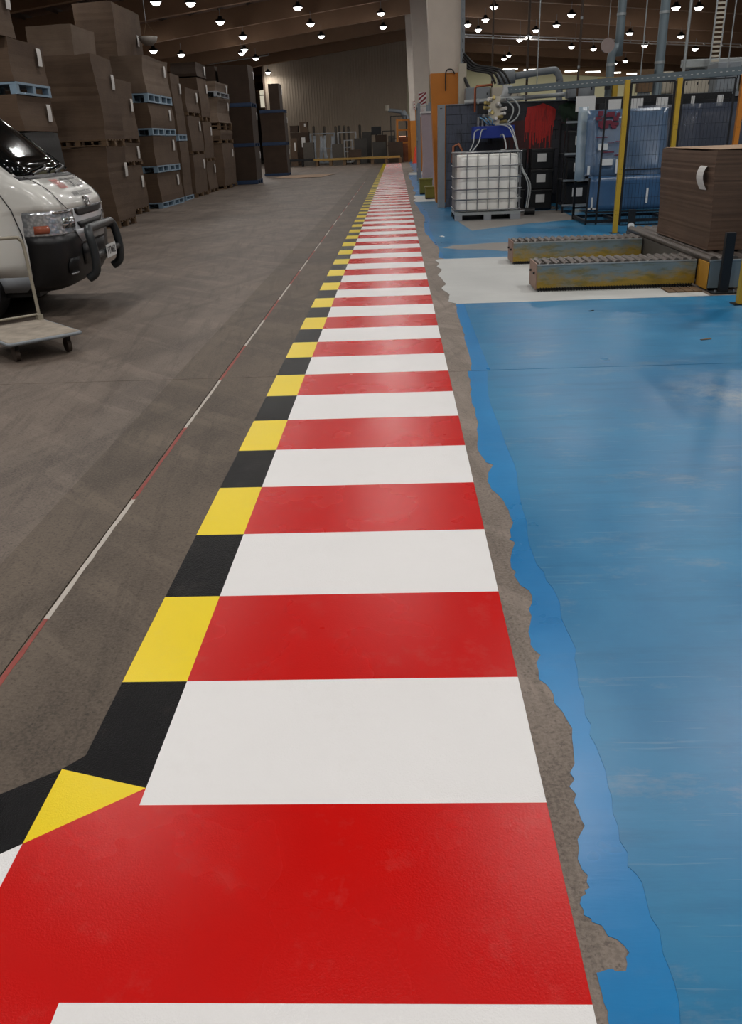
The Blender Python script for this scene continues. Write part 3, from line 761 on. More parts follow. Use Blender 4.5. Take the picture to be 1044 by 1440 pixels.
# wipers, cabin edge streaks
for yb_, yt in ((-.55, .05), (.05, .62)):
    MB().tube([(xf(1.295, yb_)+.03, yb_, 1.30), (xf(1.31, (yb_+yt)/2)+.05, (yb_+yt)/2, 1.35), (xf(1.37, yt)+.02, yt, 1.37)], .011, 6).build('wiper', M_BLKPL, van)
for s in (-1, 1):
    MB().tube([(xf(z, s*.72)+.004 - (0 if z > 0 else 0), s*(LV[-7][2]*(.985-.10*(z-1.30))), z) for z in (1.32, 1.46, 1.63, 1.78, 1.9)], .012, 6).build('screen_rubber', M_GLASSD, van)
# bull bar with its plate bracket
bbm = mat('charcoal_bull_bar', '35383a', .35, .3, var=.08)
bb = MB().tube(spline([(.08, -.47, .34), (.16, -.475, .40), (.18, -.48, .55), (.16, -.475, .72), (.14, -.43, .79), (.14, -.30, .80), (.14, .30, .80), (.14, .43, .79), (.16, .475, .72), (.18, .48, .55), (.16, .475, .40), (.08, .47, .34)], 5), .042, 10).build('bull_bar', bbm, van)
MB().tube([(.17, -.47, .545), (.17, .47, .545)], .034, 8).build('cross_tube', bbm, bb)
pln = MB().box((.212, -.18, .49), (.218, .18, .615)).build('number_plate', M_LABEL, van)
text_mesh('plate_lettering', 'FTM62', .105, M_PBLACK, pln, (.22, 0, .52), (0, 1, 0), (0, 0, 1))
# hood emblem: three ovals
def oval(cx_, cz, rx, rzz):
    pts = []
    for k in range(20):
        a = 2*math.pi*k/20; z = cz+rzz*math.sin(a); y = cx_+rx*math.cos(a); pts.append((xf(z, y)+.012, y, z))
    return pts
em = MB().tube(oval(0, 1.03, .085, .045), .007, 6, True).tube(oval(0, 1.03, .032, .043), .006, 6, True).tube(oval(0, 1.05, .064, .022), .006, 6, True)
em.build('emblem', M_CHROME, van)
def hood_text(body, size, m, y, z, sq):
    o = text_mesh('hood_lettering', body, size, m, van, (0, 0, 0), (1, 0, 0), (0, 1, 0), .0, sq); o.matrix_local = Matrix.Identity(4)
    for v in o.data.vertices:
        yy = y + v.co.x*sq; zz = z + v.co.y*.62; v.co = (xf(zz, yy)+.007, yy, zz)
hood_text('0800', .19, M_PRED, -.26, 1.165, .60); hood_text('TOPCOST', .19, M_PBLACK, .20, 1.165, .60)
hood_text('www.topcost.com', .15, M_PBLACK, .10, 1.085, .60)
text_mesh('door_lettering', 'TOPCOST', .20, M_PRED, van, (-1.02, -.863, .96), (1, 0, 0), (0, 0, 1))
text_mesh('door_lettering', 'floor care service', .07, M_PBLACK, van, (-.92, -.863, .86), (1, 0, 0), (0, 0, 1)) if False else None

# ================================================================== PLATFORM TROLLEY
tro = thing('platform_trolley', 'worn platform trolley with plywood deck and cream push handle beside the van', 'trolley', (-2.18, 5.50, 0), math.atan2(.56, -.54))
# local x runs from the near end to the handle end, local y across
dk = MB().box((-.39, -.285, .145), (.39, .285, .172)).build('deck', M_TRDECK, tro, .008)
MB().tube([(-.38, -.29, .155), (.38, -.29, .155), (.395, -.28, .155), (.395, .28, .155), (.38, .29, .155), (-.38, .29, .155), (-.395, .28, .155), (-.395, -.28, .155)], .014, 6, True).build('edge_bumper', M_GREYP, dk)
MB().tube(spline([(.37, -.26, .17), (.385, -.262, .5), (.40, -.26, .78), (.405, -.235, .835), (.405, -.19, .85), (.405, .19, .85), (.405, .235, .835), (.40, .26, .78), (.385, .262, .5), (.37, .26, .17)], 4), .0145, 8).build('handle', M_TRRAIL, tro)
MB().tube([(.372, -.26, .215), (.372, .26, .215)], .011, 6).build('cross_bar', M_TRRAIL, tro)
for sx_ in (-1, 1):
    for sy_ in (-1, 1):
        cs = MB().bar((sx_*.30, sy_*.21, .145), (sx_*.30+.03, sy_*.21, .055), .03, .055).build('caster_fork', M_DARK, tro)
        MB().cyl((sx_*.30+.03, sy_*.21-.016, .055), (sx_*.30+.03, sy_*.21+.016, .055), .055, 18).build('wheel', mat('brown_rubber_wheel', '3f342c', .7), cs)
for sy_ in (-1, 1): MB().box((.34, sy_*.26-.022, .17), (.40, sy_*.26+.022, .215)).build('handle_socket', M_TRRAIL, tro)

# ================================================================== RIGHT-HAND SIDE: CONVEYORS
def roller_table(name, label, xa, xb, ya, yb, h, nr):
    t = thing(name, label, 'conveyor', ((xa+xb)/2, (ya+yb)/2, 0)); L, D = xb-xa, yb-ya
    for s, nm in ((-1, 'side_plate'), (1, 'side_plate')):
        p = MB().box((-L/2, s*D/2-.006, .035), (L/2, s*D/2+.006, h-.02)).build(nm, M_RUST, t)
        MB().box((-L/2, s*D/2-.012, h-.028), (L/2, s*D/2+.012, h-.016)).build('top_edge', M_GALV, p)
    MB().box((-L/2-.012, -D/2, .02), (-L/2, D/2, h-.01)).build('end_plate', mat('rust_pink_steel', '8a6f60', .6, var=.25, scale=14), t)
    for yy in (-.12, .1): MB().cyl((-L/2-.03, yy, h-.11), (-L/2-.01, yy, h-.11), .012, 8).build('bolt', M_DARK, t)
    r = None
    for i in range(nr):
        p = (-L/2+.05+(L-.08)*i/(nr-1), 0, h-.028)
        if r is None: r = MB().cyl((0, -D/2+.01, 0), (0, D/2-.01, 0), .030, 12).build('roller', M_ROLLER, t, loc=p)
        else: inst(r, t, p)
    b = MB(); n = int(L/.028)
    for i in range(n):
        x = -L/2+.02+(L-.04)*i/n; b.bar((x, -D/2-.012, .002), (x+.022, -D/2-.004, .04), .009)
    stuff(b.build('brush_strip', M_RUB, t))
    MB().box((-L/2+.02, -D/2+.02, .0), (L/2-.02, D/2-.02, .03)).build('base_plate', M_DARK, t)
    return t
roller_table('roller_conveyor', 'nearer low roller conveyor with worn yellow and grey side plates, on the white floor patch', 2.28, 3.87, 7.48, 7.90, .285, 19)
roller_table('roller_conveyor', 'farther low roller conveyor with worn yellow side plates, parallel to the nearer one', 2.30, 3.87, 9.44, 9.86, .28, 19)
cv = thing('roller_bed', 'wide bed of long steel rollers carrying the tall brown cardboard load', 'conveyor', (4.75, 8.75, 0)); LX, LY = 1.70, 3.10
r = None
for i in range(17):
    p = (-LX/2+.05+(LX-.1)*i/16, 0, .285)
    if r is None: r = MB().cyl((0, -LY/2+.04, 0), (0, LY/2-.02, 0), .042, 12).build('roller', M_ROLLER, cv, loc=p)
    else: inst(r, cv, p)
fp = MB().box((-LX/2, -LY/2, .03), (LX/2, -LY/2+.012, .29)).build('front_plate', M_BPIPE, cv)
MB().box((-LX/2, -LY/2-.006, .285), (LX/2, -LY/2+.02, .297)).build('top_edge', M_GALV, fp)
for hx in (-.30, .1, .5):
    for hz in (.10, .22): MB().cyl((hx, -LY/2-.004, hz), (hx, -LY/2+.004, hz), .020, 10).build('bolt_hole', M_DARK, fp)
MB().box((-.36, -LY/2-.03, .0), (-.16, -LY/2, .2)).build('foot_bracket', M_GALV, cv)
MB().box((-LX/2-.006, -LY/2, .02), (-LX/2+.006, -LY/2+.30, .27)).build('orange_side_plate', mat('orange_steel', 'b8862f', .55, var=.2, scale=9), cv)
MB().box((-LX/2-.004, -LY/2+.70, .02), (-LX/2+.008, LY/2, .26)).build('side_plate', mat('dull_steel_plate', '4f4b46', .6, .3, var=.2), cv)
MB().box((-LX/2+.03, LY/2-.02, .03), (LX/2, LY/2, .28)).build('rear_plate', M_GREYP, cv)
for lx in (-.75, .0, .75):
    for ly in (-1.45, 1.45): MB().box((lx-.04, ly-.04, 0), (lx+.04, ly+.04, .24)).build('leg', M_DARK, cv)
for q in range(4): MB().box((3.52+.085*q, 7.16, .004), (3.595+.085*q, 7.40, .016)).build('floor_plank', M_PWOOD, cv).matrix_parent_inverse = Matrix.Translation((-4.75, -8.75, 0))
# the tall cardboard load on the bed
t = thing('cardboard_load', 'tall brown cardboard load with curled white tag, standing on the roller bed', 'cardboard stack', (4.60, 8.47, .330))
load_mesh(1.22, 1.74, .925, 77, .022, 46).build('sheet_block', M_CARDR, t)
mb = MB().box((-.605, -.865, .937), (.605, .865, .943)); mb.build('top_sheet', M_CARDTOP, t)
add_tag(t, -.615, -.64, .79, .19, .235, '-x')
# bollard and the near fence post
b = thing('sensor_post', 'short black steel post bolted to the floor before the roller bed', 'post', (4.02, 7.09, 0))
MB().box((-.045, -.028, .012), (.045, .028, .56)).build('post', M_DARK, b, .004)
MB().box((-.12, -.07, 0), (.12, .07, .012)).build('base_plate', M_DARK, b)
for bx in (-.09, .09): MB().cyl((bx, -.04, .012), (bx, -.04, .035), .010, 8).build('bolt', M_STEEL, b)

# ================================================================== FENCE
def fpost(label, x, y, m=M_YPOST, h=2.14, rz_=0):
    t = thing('fence_post', label, 'post', (x, y, 0), rz_)
    p = MB().box((-.035, -.035, .01), (.035, .035, h)).build('post', m, t, .004)
    for hz in (.28, .34, .86, .93, 1.45, 1.52):
        for hx in (-.014, .014): MB().cyl((hx, -.037, hz), (hx, -.033, hz), .005, 6).build('bolt_hole', M_DARK, p)
    MB().box((-.075, -.06, 0), (.075, .06, .012) if h < 3 else (.08, .08, .012)).build('foot_plate', M_BLKPL, t); return t
P1 = Vector((4.30, 12.47, 0)); p = onz(957, 109, 2.14); P2 = Vector((p.x, p.y, 0)); p = onz(1043, 104, 2.14); P3 = Vector((p.x, p.y, 0))
fpost('yellow fence post nearest the leaning blue sheets', P1.x, P1.y); fpost('yellow fence post rising behind the tall cardboard load', P2.x, P2.y)
fpost('orange fence post at the far end of the mesh fence', P3.x+.05, P3.y, M_ORANGE)
fpost('yellow fence post with black foot at the right edge, near the roller bed', 3.965, 6.50)
def mesh_panel(label, a, b, z0=.12, z1=2.10):
    a, b = Vector(a), Vector(b); d = (b-a); L = d.length; t = thing('mesh_panel', label, 'fence', (a.x, a.y, 0), math.atan2(d.y, d.x))
    e = .06
    for q, w_ in (((e, 0, z0), .03), ((L-e, 0, z0), .03)): MB().bar(q, (q[0], 0, z1), w_, .025).build('frame_upright', M_DARK, t)
    for z in (z0, .92, z1): MB().bar((e, 0, z), (L-e, 0, z), .02, .02).build('frame_rail', M_DARK, t)
    mb = MB(); n = int((L-2*e)/.05)
    for i in range(1, n): mb.bar((e+.05*i, 0, z0), (e+.05*i, 0, z1), .0035)
    z = z0+.2
    while z < z1: mb.bar((e, .003, z), (L-e, .003, z), .0035); z += .2
    stuff(mb.build('wire_mesh', M_DARK, t))
mesh_panel('black wire mesh panel between the two yellow posts', P1, P2)
mesh_panel('black wire mesh panel between the second yellow and the orange post', P2, P3)
t = thing('reflector_post', 'short black post with round white reflector in front of the mesh fence', 'post', (4.50, 12.30, 0))
MB().box((-.05, -.03, 0), (.05, .03, .36)).build('post', M_DARK, t)
MB().cyl((-.01, -.045, .12), (-.01, -.03, .12), .05, 18).build('reflector', M_TAG, t)

# ================================================================== TANK
ib = thing('bulk_tank', 'white plastic bulk liquid tank in a steel cage on a pallet', 'tank', (2.60, 15.95, 0)); TW, TD = 1.25, 1.10
tk = MB(); rr = .12; poly = []
for cx_, cy_, a0 in ((TW/2-.05-rr, TD/2-.05-rr, 0), (-(TW/2-.05-rr), TD/2-.05-rr, 90), (-(TW/2-.05-rr), -(TD/2-.05-rr), 180), (TW/2-.05-rr, -(TD/2-.05-rr), 270)):
    for k in range(6): a = math.radians(a0+18*k); poly.append((cx_+rr*math.cos(a), cy_+rr*math.sin(a)))
n = len(poly); vs = []
LVZ = [(.16, .93), (.17, .985), (.22, 1), (1.06, 1), (1.12, .985), (1.15, .94)]
for z, k in LVZ: vs += [(x*k, y*k, z) for x, y in poly]
tk.add(vs, [(i*n+j, i*n+(j+1) % n, (i+1)*n+(j+1) % n, (i+1)*n+j) for i in range(len(LVZ)-1) for j in range(n)], True)
tk.add(vs[:n], [tuple(range(n))[::-1]]); tk.add(vs[-n:], [tuple(range(n))]); tko = tk.build('bottle', M_TANK, ib)
MB().cyl((.0, 0, 1.15), (0, 0, 1.20), .10, 16).build('filler_cap', M_BLKPL, tko)
hor = None
for z in (.19, .38, .56, .76, .96, 1.19):
    pts = [(-TW/2, -TD/2, 0), (TW/2, -TD/2, 0), (TW/2, TD/2, 0), (-TW/2, TD/2, 0)]
    if hor is None: hor = MB().tube(pts, .012, 6, True).build('cage_hoop', M_STEEL, ib, loc=(0, 0, z))
    else: inst(hor, ib, (0, 0, z))
ver = None
for s in (-1, 1):
    for i in range(7):
        p = (-TW/2+.02+(TW-.04)*i/6, s*(TD/2-.012), 0)
        if ver is None: ver = MB().cyl((0, 0, .15), (0, 0, 1.19), .010, 6).build('cage_upright', M_STEEL, ib, loc=p)
        else: inst(ver, ib, p)
    for i in range(1, 5): inst(ver, ib, (s*(TW/2-.012), -TD/2+TD*i/5, 0))
for yy in (-.2, .2): MB().cyl((-TW/2, yy, 1.2), (TW/2, yy, 1.2), .012, 6).build('top_bar', M_STEEL, ib)
bs = MB().box((-TW/2, -TD/2, .10), (TW/2, TD/2, .15)).build('base_tray', M_GALV, ib)
for bx in (-TW/2+.07, 0, TW/2-.12):
    for by in (-TD/2+.06, 0, TD/2-.06): MB().box((bx-.07, by-.06, .0), (bx+(.07 if bx < .4 else .12), by+.06, .10)).build('foot', M_PGREY if by < 0 else M_BLKPL, ib)
for by in (-TD/2+.06, TD/2-.06): MB().box((-TW/2, by-.05, 0), (TW/2, by+.05, .012)).build('skid', M_STEEL, ib)

# ================================================================== INK WALL
iw = thing('ink_wall', 'dark ink-stained block wall with red and green paint runs behind the tank', 'wall', (2.0, 18.9, 0))
bk = {}; ch = .192; bl = .70
for rw in range(11):
    off = (rw % 2)*bl/2
    x = -off
    while x < 2.95:
        a, b = max(0, x), min(2.95, x+bl)
        if b-a > .05:
            dark = a > .62
            MB().box((a+.004, 0, rw*ch+.003), (b-.004, .19, rw*ch+ch-.003)).build('block', M_INKD if dark else M_INK, iw, .004)
        x += bl
MB().box((0, .012, 0), (2.95, .18, 11*ch)).build('mortar', M_DARK, iw)
MB().box((0, -.02, 11*ch), (2.97, .20, 11*ch+.02)).build('coping', M_GREYP, iw)
def splash(name, m, x0, x1, zt, zb, seed):
    r = random.Random(seed); n = 30; up = []; dn = []
    for i in range(n+1):
        u = i/n; x = x0+(x1-x0)*u
        up.append((x, zt - .10*(2*u-1)**4 - .05*abs(math.sin(u*5.5)) - (.18 if u < .06 else 0)))
        dn.append((x, zb + r.uniform(0, .75)*(zt-zb)*(.25+.75*abs(2*u-1))))
    mb = MB()
    for i in range(n):
        mb.add([(dn[i][0], -.006, dn[i][1]), (dn[i+1][0]-.006, -.006, dn[i][1]), (up[i+1][0], -.006, up[i+1][1]), (up[i][0], -.006, up[i][1])], [(0, 1, 2, 3)])
    o = mb.build(name, m, iw); o.modifiers.new('t', 'SOLIDIFY').thickness = .004; return o
splash('red_paint_run', mat('dull_red_ink', '3d0f0f', .5, var=.5, scale=8), 1.30, 2.36, 1.80, .85, 9).location.y = .004; splash('red_paint_run', M_INKRED, 1.75, 2.42, 2.08, 1.15, 3); splash('green_paint_run', M_INKGRN, 2.45, 2.9, 2.10, 1.55, 5)
MB().tube([(.15, -.03, .95), (.17, -.035, 1.28), (.28, -.035, 1.33), (.36, -.035, 1.2), (.36, -.03, .95)], .03, 6).build('orange_smear', mat('orange_smear_paint', 'a8694a', .6), iw)
gp_ = thing('end_panel', 'tall plain grey steel panel between the orange column and the tank', 'panel', (1.915, 18.86, 0))
MB().box((-.095, 0, 0), (.06, .30, 2.13)).build('panel', M_GREYP, gp_, .004); MB().box((-.05, -.004, 2.05), (.0, .0, 2.065)).build('slot', M_DARK, gp_)
pp = thing('white_pipe', 'long white pipe running along the top of the ink wall', 'pipe', (2.4, 18.85, 2.16))
MB().cyl((0, 0, 0), (2.25, 0, .07), .045, 10).build('pipe', M_HOSE, pp)
for k in (.3, 1.3, 2.2): MB().box((k-.02, -.05, -.05+.032*k), (k+.02, .05, .05+.032*k)).build('clamp', M_GALV, pp)
# pump and dosing unit on the wall
du = thing('dosing_unit', 'blue tray with a cluster of brass and white valves above the white tank', 'pump', (2.95, 18.2, 0)); Yd = 0
tr = MB().box((-.42, -.25, 1.42), (.45, .25, 1.66)).build('blue_tray', M_BTRAY, du, .01)
MB().box((-.02, .25, 1.30), (.04, .68, 2.0)).build('wall_bracket', M_DARK, du)
MB().box((-.08, .0, 1.66), (.17, .16, 2.22)).build('valve_body', mat('offwhite_valve_block', 'c9c3b2', .45, var=.2, scale=30), du, .01)
for k in range(16):
    a = k*2.4; zz = 1.72+.031*k
    MB().cyl((.045+.13*math.cos(a), .02, zz), (.045+.25*math.cos(a), -.10, zz+.02), .034, 10).build('valve', (M_BRASS, M_STEEL, M_TAG)[k % 3], du)
for k in range(4): MB().cyl((-.30+.09*k, -.05, 1.66), (-.30+.09*k, -.05, 1.84-.03*k), .030, 10).build('fitting', M_STEEL, du)
for k in range(3):
    MB().tube(spline([(-.28+.09*k, -.06, 1.84), (-.2+.09*k, -.12, 1.78), (-.1+.05*k, -.1, 1.70), (.05, -.02, 1.68)]), .012, 6).build('blue_tube', mat('blue_tube_plastic', '5f8fb0', .4), du)
for k in (0, 1):
    R_ = .20+.07*k
    MB().tube(spline([(.16, .02, 2.12+.06*k), (.30+.1*k, .0, 2.12+.05*k), (.44+.13*k, .0, 1.98), (.38+.12*k, -.02, 1.78), (.22+.05*k, -.05, 1.66)]), .016, 8).build('hose_loop', M_HOSE, du)
def hose(label, pts, rad=.015):
    c = Vector(pts[-1]); t = tag(MB().tube([Vector(p)-c for p in spline(pts, 8)], rad, 8).build('hose', M_HOSE, None, loc=c), label, 'hose', 'white hoses of the dosing unit'); return t
hose('white hose arching from the blue tray into the tank top', [(3.10, 17.93, 1.46), (3.12, 17.6, 1.48), (3.12, 17.1, 1.30), (3.02, 16.3, 1.215), (2.90, 16.0, 1.212)])
hose('outer thin white hose dropping to the tank corner', [(2.66, 17.93, 1.60), (2.52, 17.5, 1.55), (2.44, 16.9, 1.36), (2.30, 16.1, 1.215)], .012)
hose('inner thin white hose dropping to the tank corner', [(2.80, 17.93, 1.60), (2.66, 17.5, 1.57), (2.55, 16.9, 1.36), (2.36, 16.15, 1.215)], .012)
hose('long white hose running down beside the tank to the floor', [(3.10, 17.93, 1.68), (3.30, 17.7, 1.62), (3.38, 17.2, 1.2), (3.42, 16.7, .85), (3.56, 16.5, .55), (3.52, 16.4, .20), (3.50, 16.35, .10)], .015)
hose('second white hose running down to the foot of the tank', [(3.02, 17.93, 1.68), (3.24, 17.6, 1.60), (3.34, 17.0, 1.2), (3.36, 16.6, .9), (3.50, 16.4, .56), (3.47, 16.3, .22), (3.45, 16.28, .10)], .012)
t = thing('hose_pump', 'small dark pump on the floor at the foot of the tank hoses', 'pump', (3.52, 16.2, 0))
MB().cyl((-.10, 0, .07), (.10, 0, .07), .07, 14).build('motor', M_DARK, t); MB().cyl((-.22, 0, .08), (-.10, 0, .08), .03, 10).build('outlet', M_STEEL, t); MB().box((-.1, -.06, 0), (.1, .06, .02)).build('foot', M_DARK, t)
cp = tag(MB().tube([(0, 0, 0), (0, 0, .46), (.03, 0, .50), (.36, 0, .52)], .025, 8).build('copper_pipe', M_COPPER, None, loc=(2.62, 18.7, 1.95)), 'angled copper pipe rising above the ink wall', 'pipe')

# black ink containers with white labels
cg = {}
def container(label, x, y, z, wd, dp, h):
    t = thing('ink_container', label, 'container', (x, y, z), 0, 'black ink containers')
    MB().box((-wd/2, -dp/2, 0), (wd/2, dp/2, h*.93)).build('body', M_BLKPL, t, .02)
    MB().box((-wd/2-.006, -dp/2-.006, h*.86), (wd/2+.006, dp/2+.006, h)).build('lid', M_BLKPL, t, .01)
    MB().box((-wd*.24, -dp/2-.012, h*.36), (wd*.16, -dp/2-.004, h*.76)).build('paper_label', M_LABEL, t); return t
for i, nm in enumerate(('bottom', 'middle', 'top')): container('black ink container, %s of the pile beside the tank' % nm, 3.90, 17.4, .02+.392*i, .46, .42, .388)
for i, nm in enumerate(('bottom', 'middle', 'top')): container('black ink container, %s of the pile half hidden by the tank' % nm, 3.42, 17.75, .02+.392*i, .40, .42, .388)
tag(MB().box((-.75, -.35, 0), (.55, .32, .02)).build('drip_board', mat('grimy_board', '5c5955', .8, var=.3), None, loc=(3.75, 17.6, 0)), 'grimy flat board under the black ink containers', 'board')
rk = thing('ink_rack', 'black steel rack holding ink containers between wall and leaning sheets', 'rack', (4.52, 16.6, 0))
for sx_ in (-.33, .33):
    for sy_ in (-.3, .3): MB().box((sx_-.018, sy_-.018, 0), (sx_+.018, sy_+.018, 1.72)).build('upright', M_DARK, rk)
for z in (.16, .62, 1.10, 1.66):
    s_ = MB().box((-.34, -.31, z-.02), (.34, .31, z)).build('shelf', M_DARK, rk); MB().box((-.35, -.325, z-.03), (.35, -.31, z+.008)).build('shelf_lip', M_GREYP, s_)
for i, (z, nm) in enumerate(((.16, 'lowest'), (.62, 'middle'), (1.10, 'upper'))): container('black ink container on the %s shelf of the rack' % nm, 4.50, 16.6, z, .50, .46, .40)

# ================================================================== LEANING SHEETS
rack2 = thing('sheet_rack', 'low black steel frame carrying the leaning translucent sheets', 'rack', (5.2, 14.5, 0))
for yy in (-.62, .45):
    MB().bar((-1.08, yy, .05), (1.6, yy, .05), .05, .05).build('base_rail', M_DARK, rack2)
    MB().bar((-1.08, yy, .2), (1.6, yy, .2), .04, .03).build('upper_rail', M_DARK, rack2)
for xx in (-1.05, -.5, .4, 1.55): MB().bar((xx, -.62, .05), (xx, .45, .05), .05, .05).build('cross_rail', M_DARK, rack2)
for xx in (-1.06, -.88): MB().bar((xx, -.62, 0), (xx+.02, -.62, 1.95 if xx > -1 else .75), .028).build('upright', M_DARK, rack2)
for xx in (-1.06, 1.55): MB().bar((xx, .45, 0), (xx, .45, 1.98), .04).build('upright', M_DARK, rack2)
MB().bar((-1.06, .45, 1.96), (1.55, .45, 1.96), .05, .10).build('top_rail', M_DARK, rack2)
def sheet(label, xa, xb, ya, yb, z0, z1, m, seed):
    t = thing('leaning_sheet', label, 'plastic sheet', ((xa+xb)/2, ya, z0), 0, 'translucent printing sheets'); n = 10; mm = 6; vs = []
    r = random.Random(seed); ph = r.uniform(0, 6)
    for j in range(mm+1):
        for i in range(n+1):
            u, v = i/n, j/mm; vs.append(((u-.5)*(xb-xa)+.03*v, (yb-ya)*v + .02*math.sin(ph+u*5+v*2), (z1-z0)*v))
    o = MB().add(vs, [(j*(n+1)+i, j*(n+1)+i+1, (j+1)*(n+1)+i+1, (j+1)*(n+1)+i) for j in range(mm) for i in range(n)], True).build('film', m, t)
    o.modifiers.new('t', 'SOLIDIFY').thickness = .004; return t
s1 = sheet('big blue leaning sheet with dark red print, behind the first yellow post', 4.10, 5.45, 14.02, 14.25, .78, 1.80, M_FILM, 1)
M_DRED = mat('dark_red_print', '6a1f33', .5, var=.3, scale=12)
rr_ = random.Random(4)
for k in range(26):
    zz = rr_.choice((.95, .90, .86, .80, .78, .62, .55, .52, .50, .36, .35)) ; x = rr_.uniform(-.55, -.02); L = rr_.uniform(.06, .28) if zz < .7 else rr_.uniform(.03, .14); hh = rr_.uniform(.006, .02) if zz < .7 else rr_.uniform(.03, .09)
    zz -= rr_.uniform(0, .06); MB().box((x, .205*zz-.035, zz*1.0), (min(x+L, .05), .205*zz-.029, zz+hh)).build('red_print', M_DRED, s1)
for x, z, w_, h_ in ((-.47, .40, .16, .10), (-.42, .16, .20, .10), (-.17, .03, .05, .22), (-.64, .02, .04, .14)): MB().box((x, .2*z-.04, z), (x+w_, .2*z-.034, z+h_)).build('white_sticker', M_LABEL, s1)
s2 = sheet('lower saturated blue sheet on the rack foot', 4.15, 6.2, 13.97, 14.02, .22, .77, mat('blue_film_dense', '36587c', .3, var=.3, scale=2), 2)
for x, z, w_, h_ in ((-.95, .02, .03, .20), (-1.02, .02, .20, .03), (-.02, .10, .04, .24)): MB().box((x, -.03, z), (x+w_, -.025, z+h_)).build('white_sticker', M_LABEL, s2)
sheet('narrow whitish curled sheet at the front end of the rack', 3.98, 4.16, 14.25, 14.45, .70, 1.86, M_FILMW, 3)
sheet('dusky translucent sheet behind the mesh between the yellow posts', 5.0, 6.1, 14.30, 14.50, .55, 1.84, M_FILM2, 4)
sheet('dusky translucent sheet behind the mesh beside the orange post', 5.9, 7.3, 14.55, 14.75, .5, 1.85, M_FILM2, 5)
for k, (x, wd) in enumerate(((4.05, .34), (4.62, .22), (5.0, .22), (5.45, .20), (6.05, .06), (6.5, .10), (7.15, .22))):
    tag(MB().box((0, 0, 0), (wd, .006, .17 if k else .24)).build('white_notice', M_LABEL, None, loc=(x, 14.90, 1.80)), ('large white paper notice above the red printed sheet' if k == 0 else 'white paper notice clipped on the dark rail, %s along from the wall' % ('', 'second', 'third', 'fourth', 'fifth', 'sixth', 'last')[k]), 'notice', 'paper notices above the sheets')

# ================================================================== PRESS LINE BEHIND THE FENCE
pr_ = thing('press_line', 'long dark machine body behind the leaning sheets', 'machine', (7.9, 17.9, 0))
MB().box((-2.85, -.4, 0), (6.0, .9, 2.02)).build('body', mat('dark_machine_paint', '1b1c20', .5, var=.25, scale=2), pr_, .02)
MB().box((-2.9, -.45, 2.02), (6.0, .95, 2.10)).build('top_rail', M_GREYP, pr_)
for k in range(5): MB().box((-2.5+1.4*k, -.41, .9), (-1.5+1.4*k, -.395, 1.7)).build('access_panel', M_DARK, pr_)
def cabinet(label, px0, px1, pt, pb, Y, m, dp=.6, feat=0):
    a, b = ony(px0, pb, Y), ony(px1, pt, Y)
    if Y < 18.9: a.z = max(a.z, 2.105)
    t = thing('machine_cabinet', label, 'cabinet', ((a.x+b.x)/2, Y, max(a.z, 0)), 0); wd, h = b.x-a.x, b.z-a.z
    MB().box((-wd/2, 0, 0), (wd/2, dp, h)).build('body', m, t, .01)
    for k in range(feat):
        f0, f1 = -wd/2+wd*(k+.06)/feat, -wd/2+wd*(k+.94)/feat
        d = MB().box((f0, -.012, h*.08), (f1, 0, h*.92)).build('door', m, t); MB().box((f1-.05, -.02, h*.45), (f1-.03, -.012, h*.6)).build('handle', M_DARK, d)
    # stand down to the machine top
    if a.z > 1.9: MB().box((-wd/2+.03, .1, (2.10 if Y < 18.9 else 0)-a.z), (wd/2-.03, dp-.1, 0)).build('plinth', M_GREYP, t)
    return t
cabinet('cream control cabinet seen above the dosing unit', 692, 733, 121, 150, 19.6, M_CREAM, .4, 1)
cabinet('cream machine cabinets behind the second yellow post', 952, 1002, 103, 134, 18.0, M_CREAM, .6, 3)
cabinet('pale grey machine cabinet at the far right, above the fence', 1005, 1044, 86, 132, 17.6, M_GREYP, .6, 2)
cabinet('brown wooden panel standing on the machine line', 896, 921, 97, 130, 18.2, M_PWOOD, .15, 0)
cabinet('light machine cabinet between duct and wooden panel', 926, 948, 100, 132, 18.4, M_CREAM, .5, 1)
cabinet('small grey machine box beyond the ink wall', 800, 838, 113, 138, 18.6, M_GREYP, .4, 1)
cabinet('grey control box beside the vertical conduit', 655, 690, 122, 144, 19.8, M_GREYP, .4, 1)
hoodm = thing('machine_hood', 'long pale sheet-metal hood lying above the cable tray', 'machine', (8.2, 18.6, 2.62))
MB().prism([(-1.25, 0), (2.4, 0), (2.4, .6), (-1.0, .6)], 0, .16).build('cover', M_GALV, hoodm, .02); MB().box((-.9, .1, -.52), (-.7, .5, 0)).build('leg', M_GREYP, hoodm); MB().box((1.7, .1, -.52), (1.9, .5, 0)).build('leg', M_GREYP, hoodm)
# cable tray
a, b = onz(712, 132, 2.30), onz(1044, 105, 2.30); d = b-a; b = b + d*.12
tr_ = thing('cable_tray', 'long perforated grey cable tray running above the fence', 'cable tray', (a.x, a.y, 2.30), math.atan2(d.y, d.x)); L = (b-a).length
MB().box((0, -.10, 0), (L, .10, .008)).build('tray_floor', M_GREYP, tr_)
for s in (-1, 1): MB().box((0, s*.10-.004, 0), (L, s*.10+.004, .13)).build('tray_side', M_BPIPE, tr_)
mb = MB(); k = .2
while k < L: mb.box((k, -.1055, .06), (k+.04, -.103, .072)); k += .11
stuff(mb.build('slots', M_LABEL, tr_))
for k in (.8, 3.2, L-.9): MB().cyl((k, 0, .0), (k, 0, 5.2), .012, 6).build('drop_rod', M_GALV, tr_)
bx = thing('tray_end_cover', 'crumpled pale plastic bag hung on the end of the cable tray', 'bag', (a.x-.02, a.y-.05, 2.02))
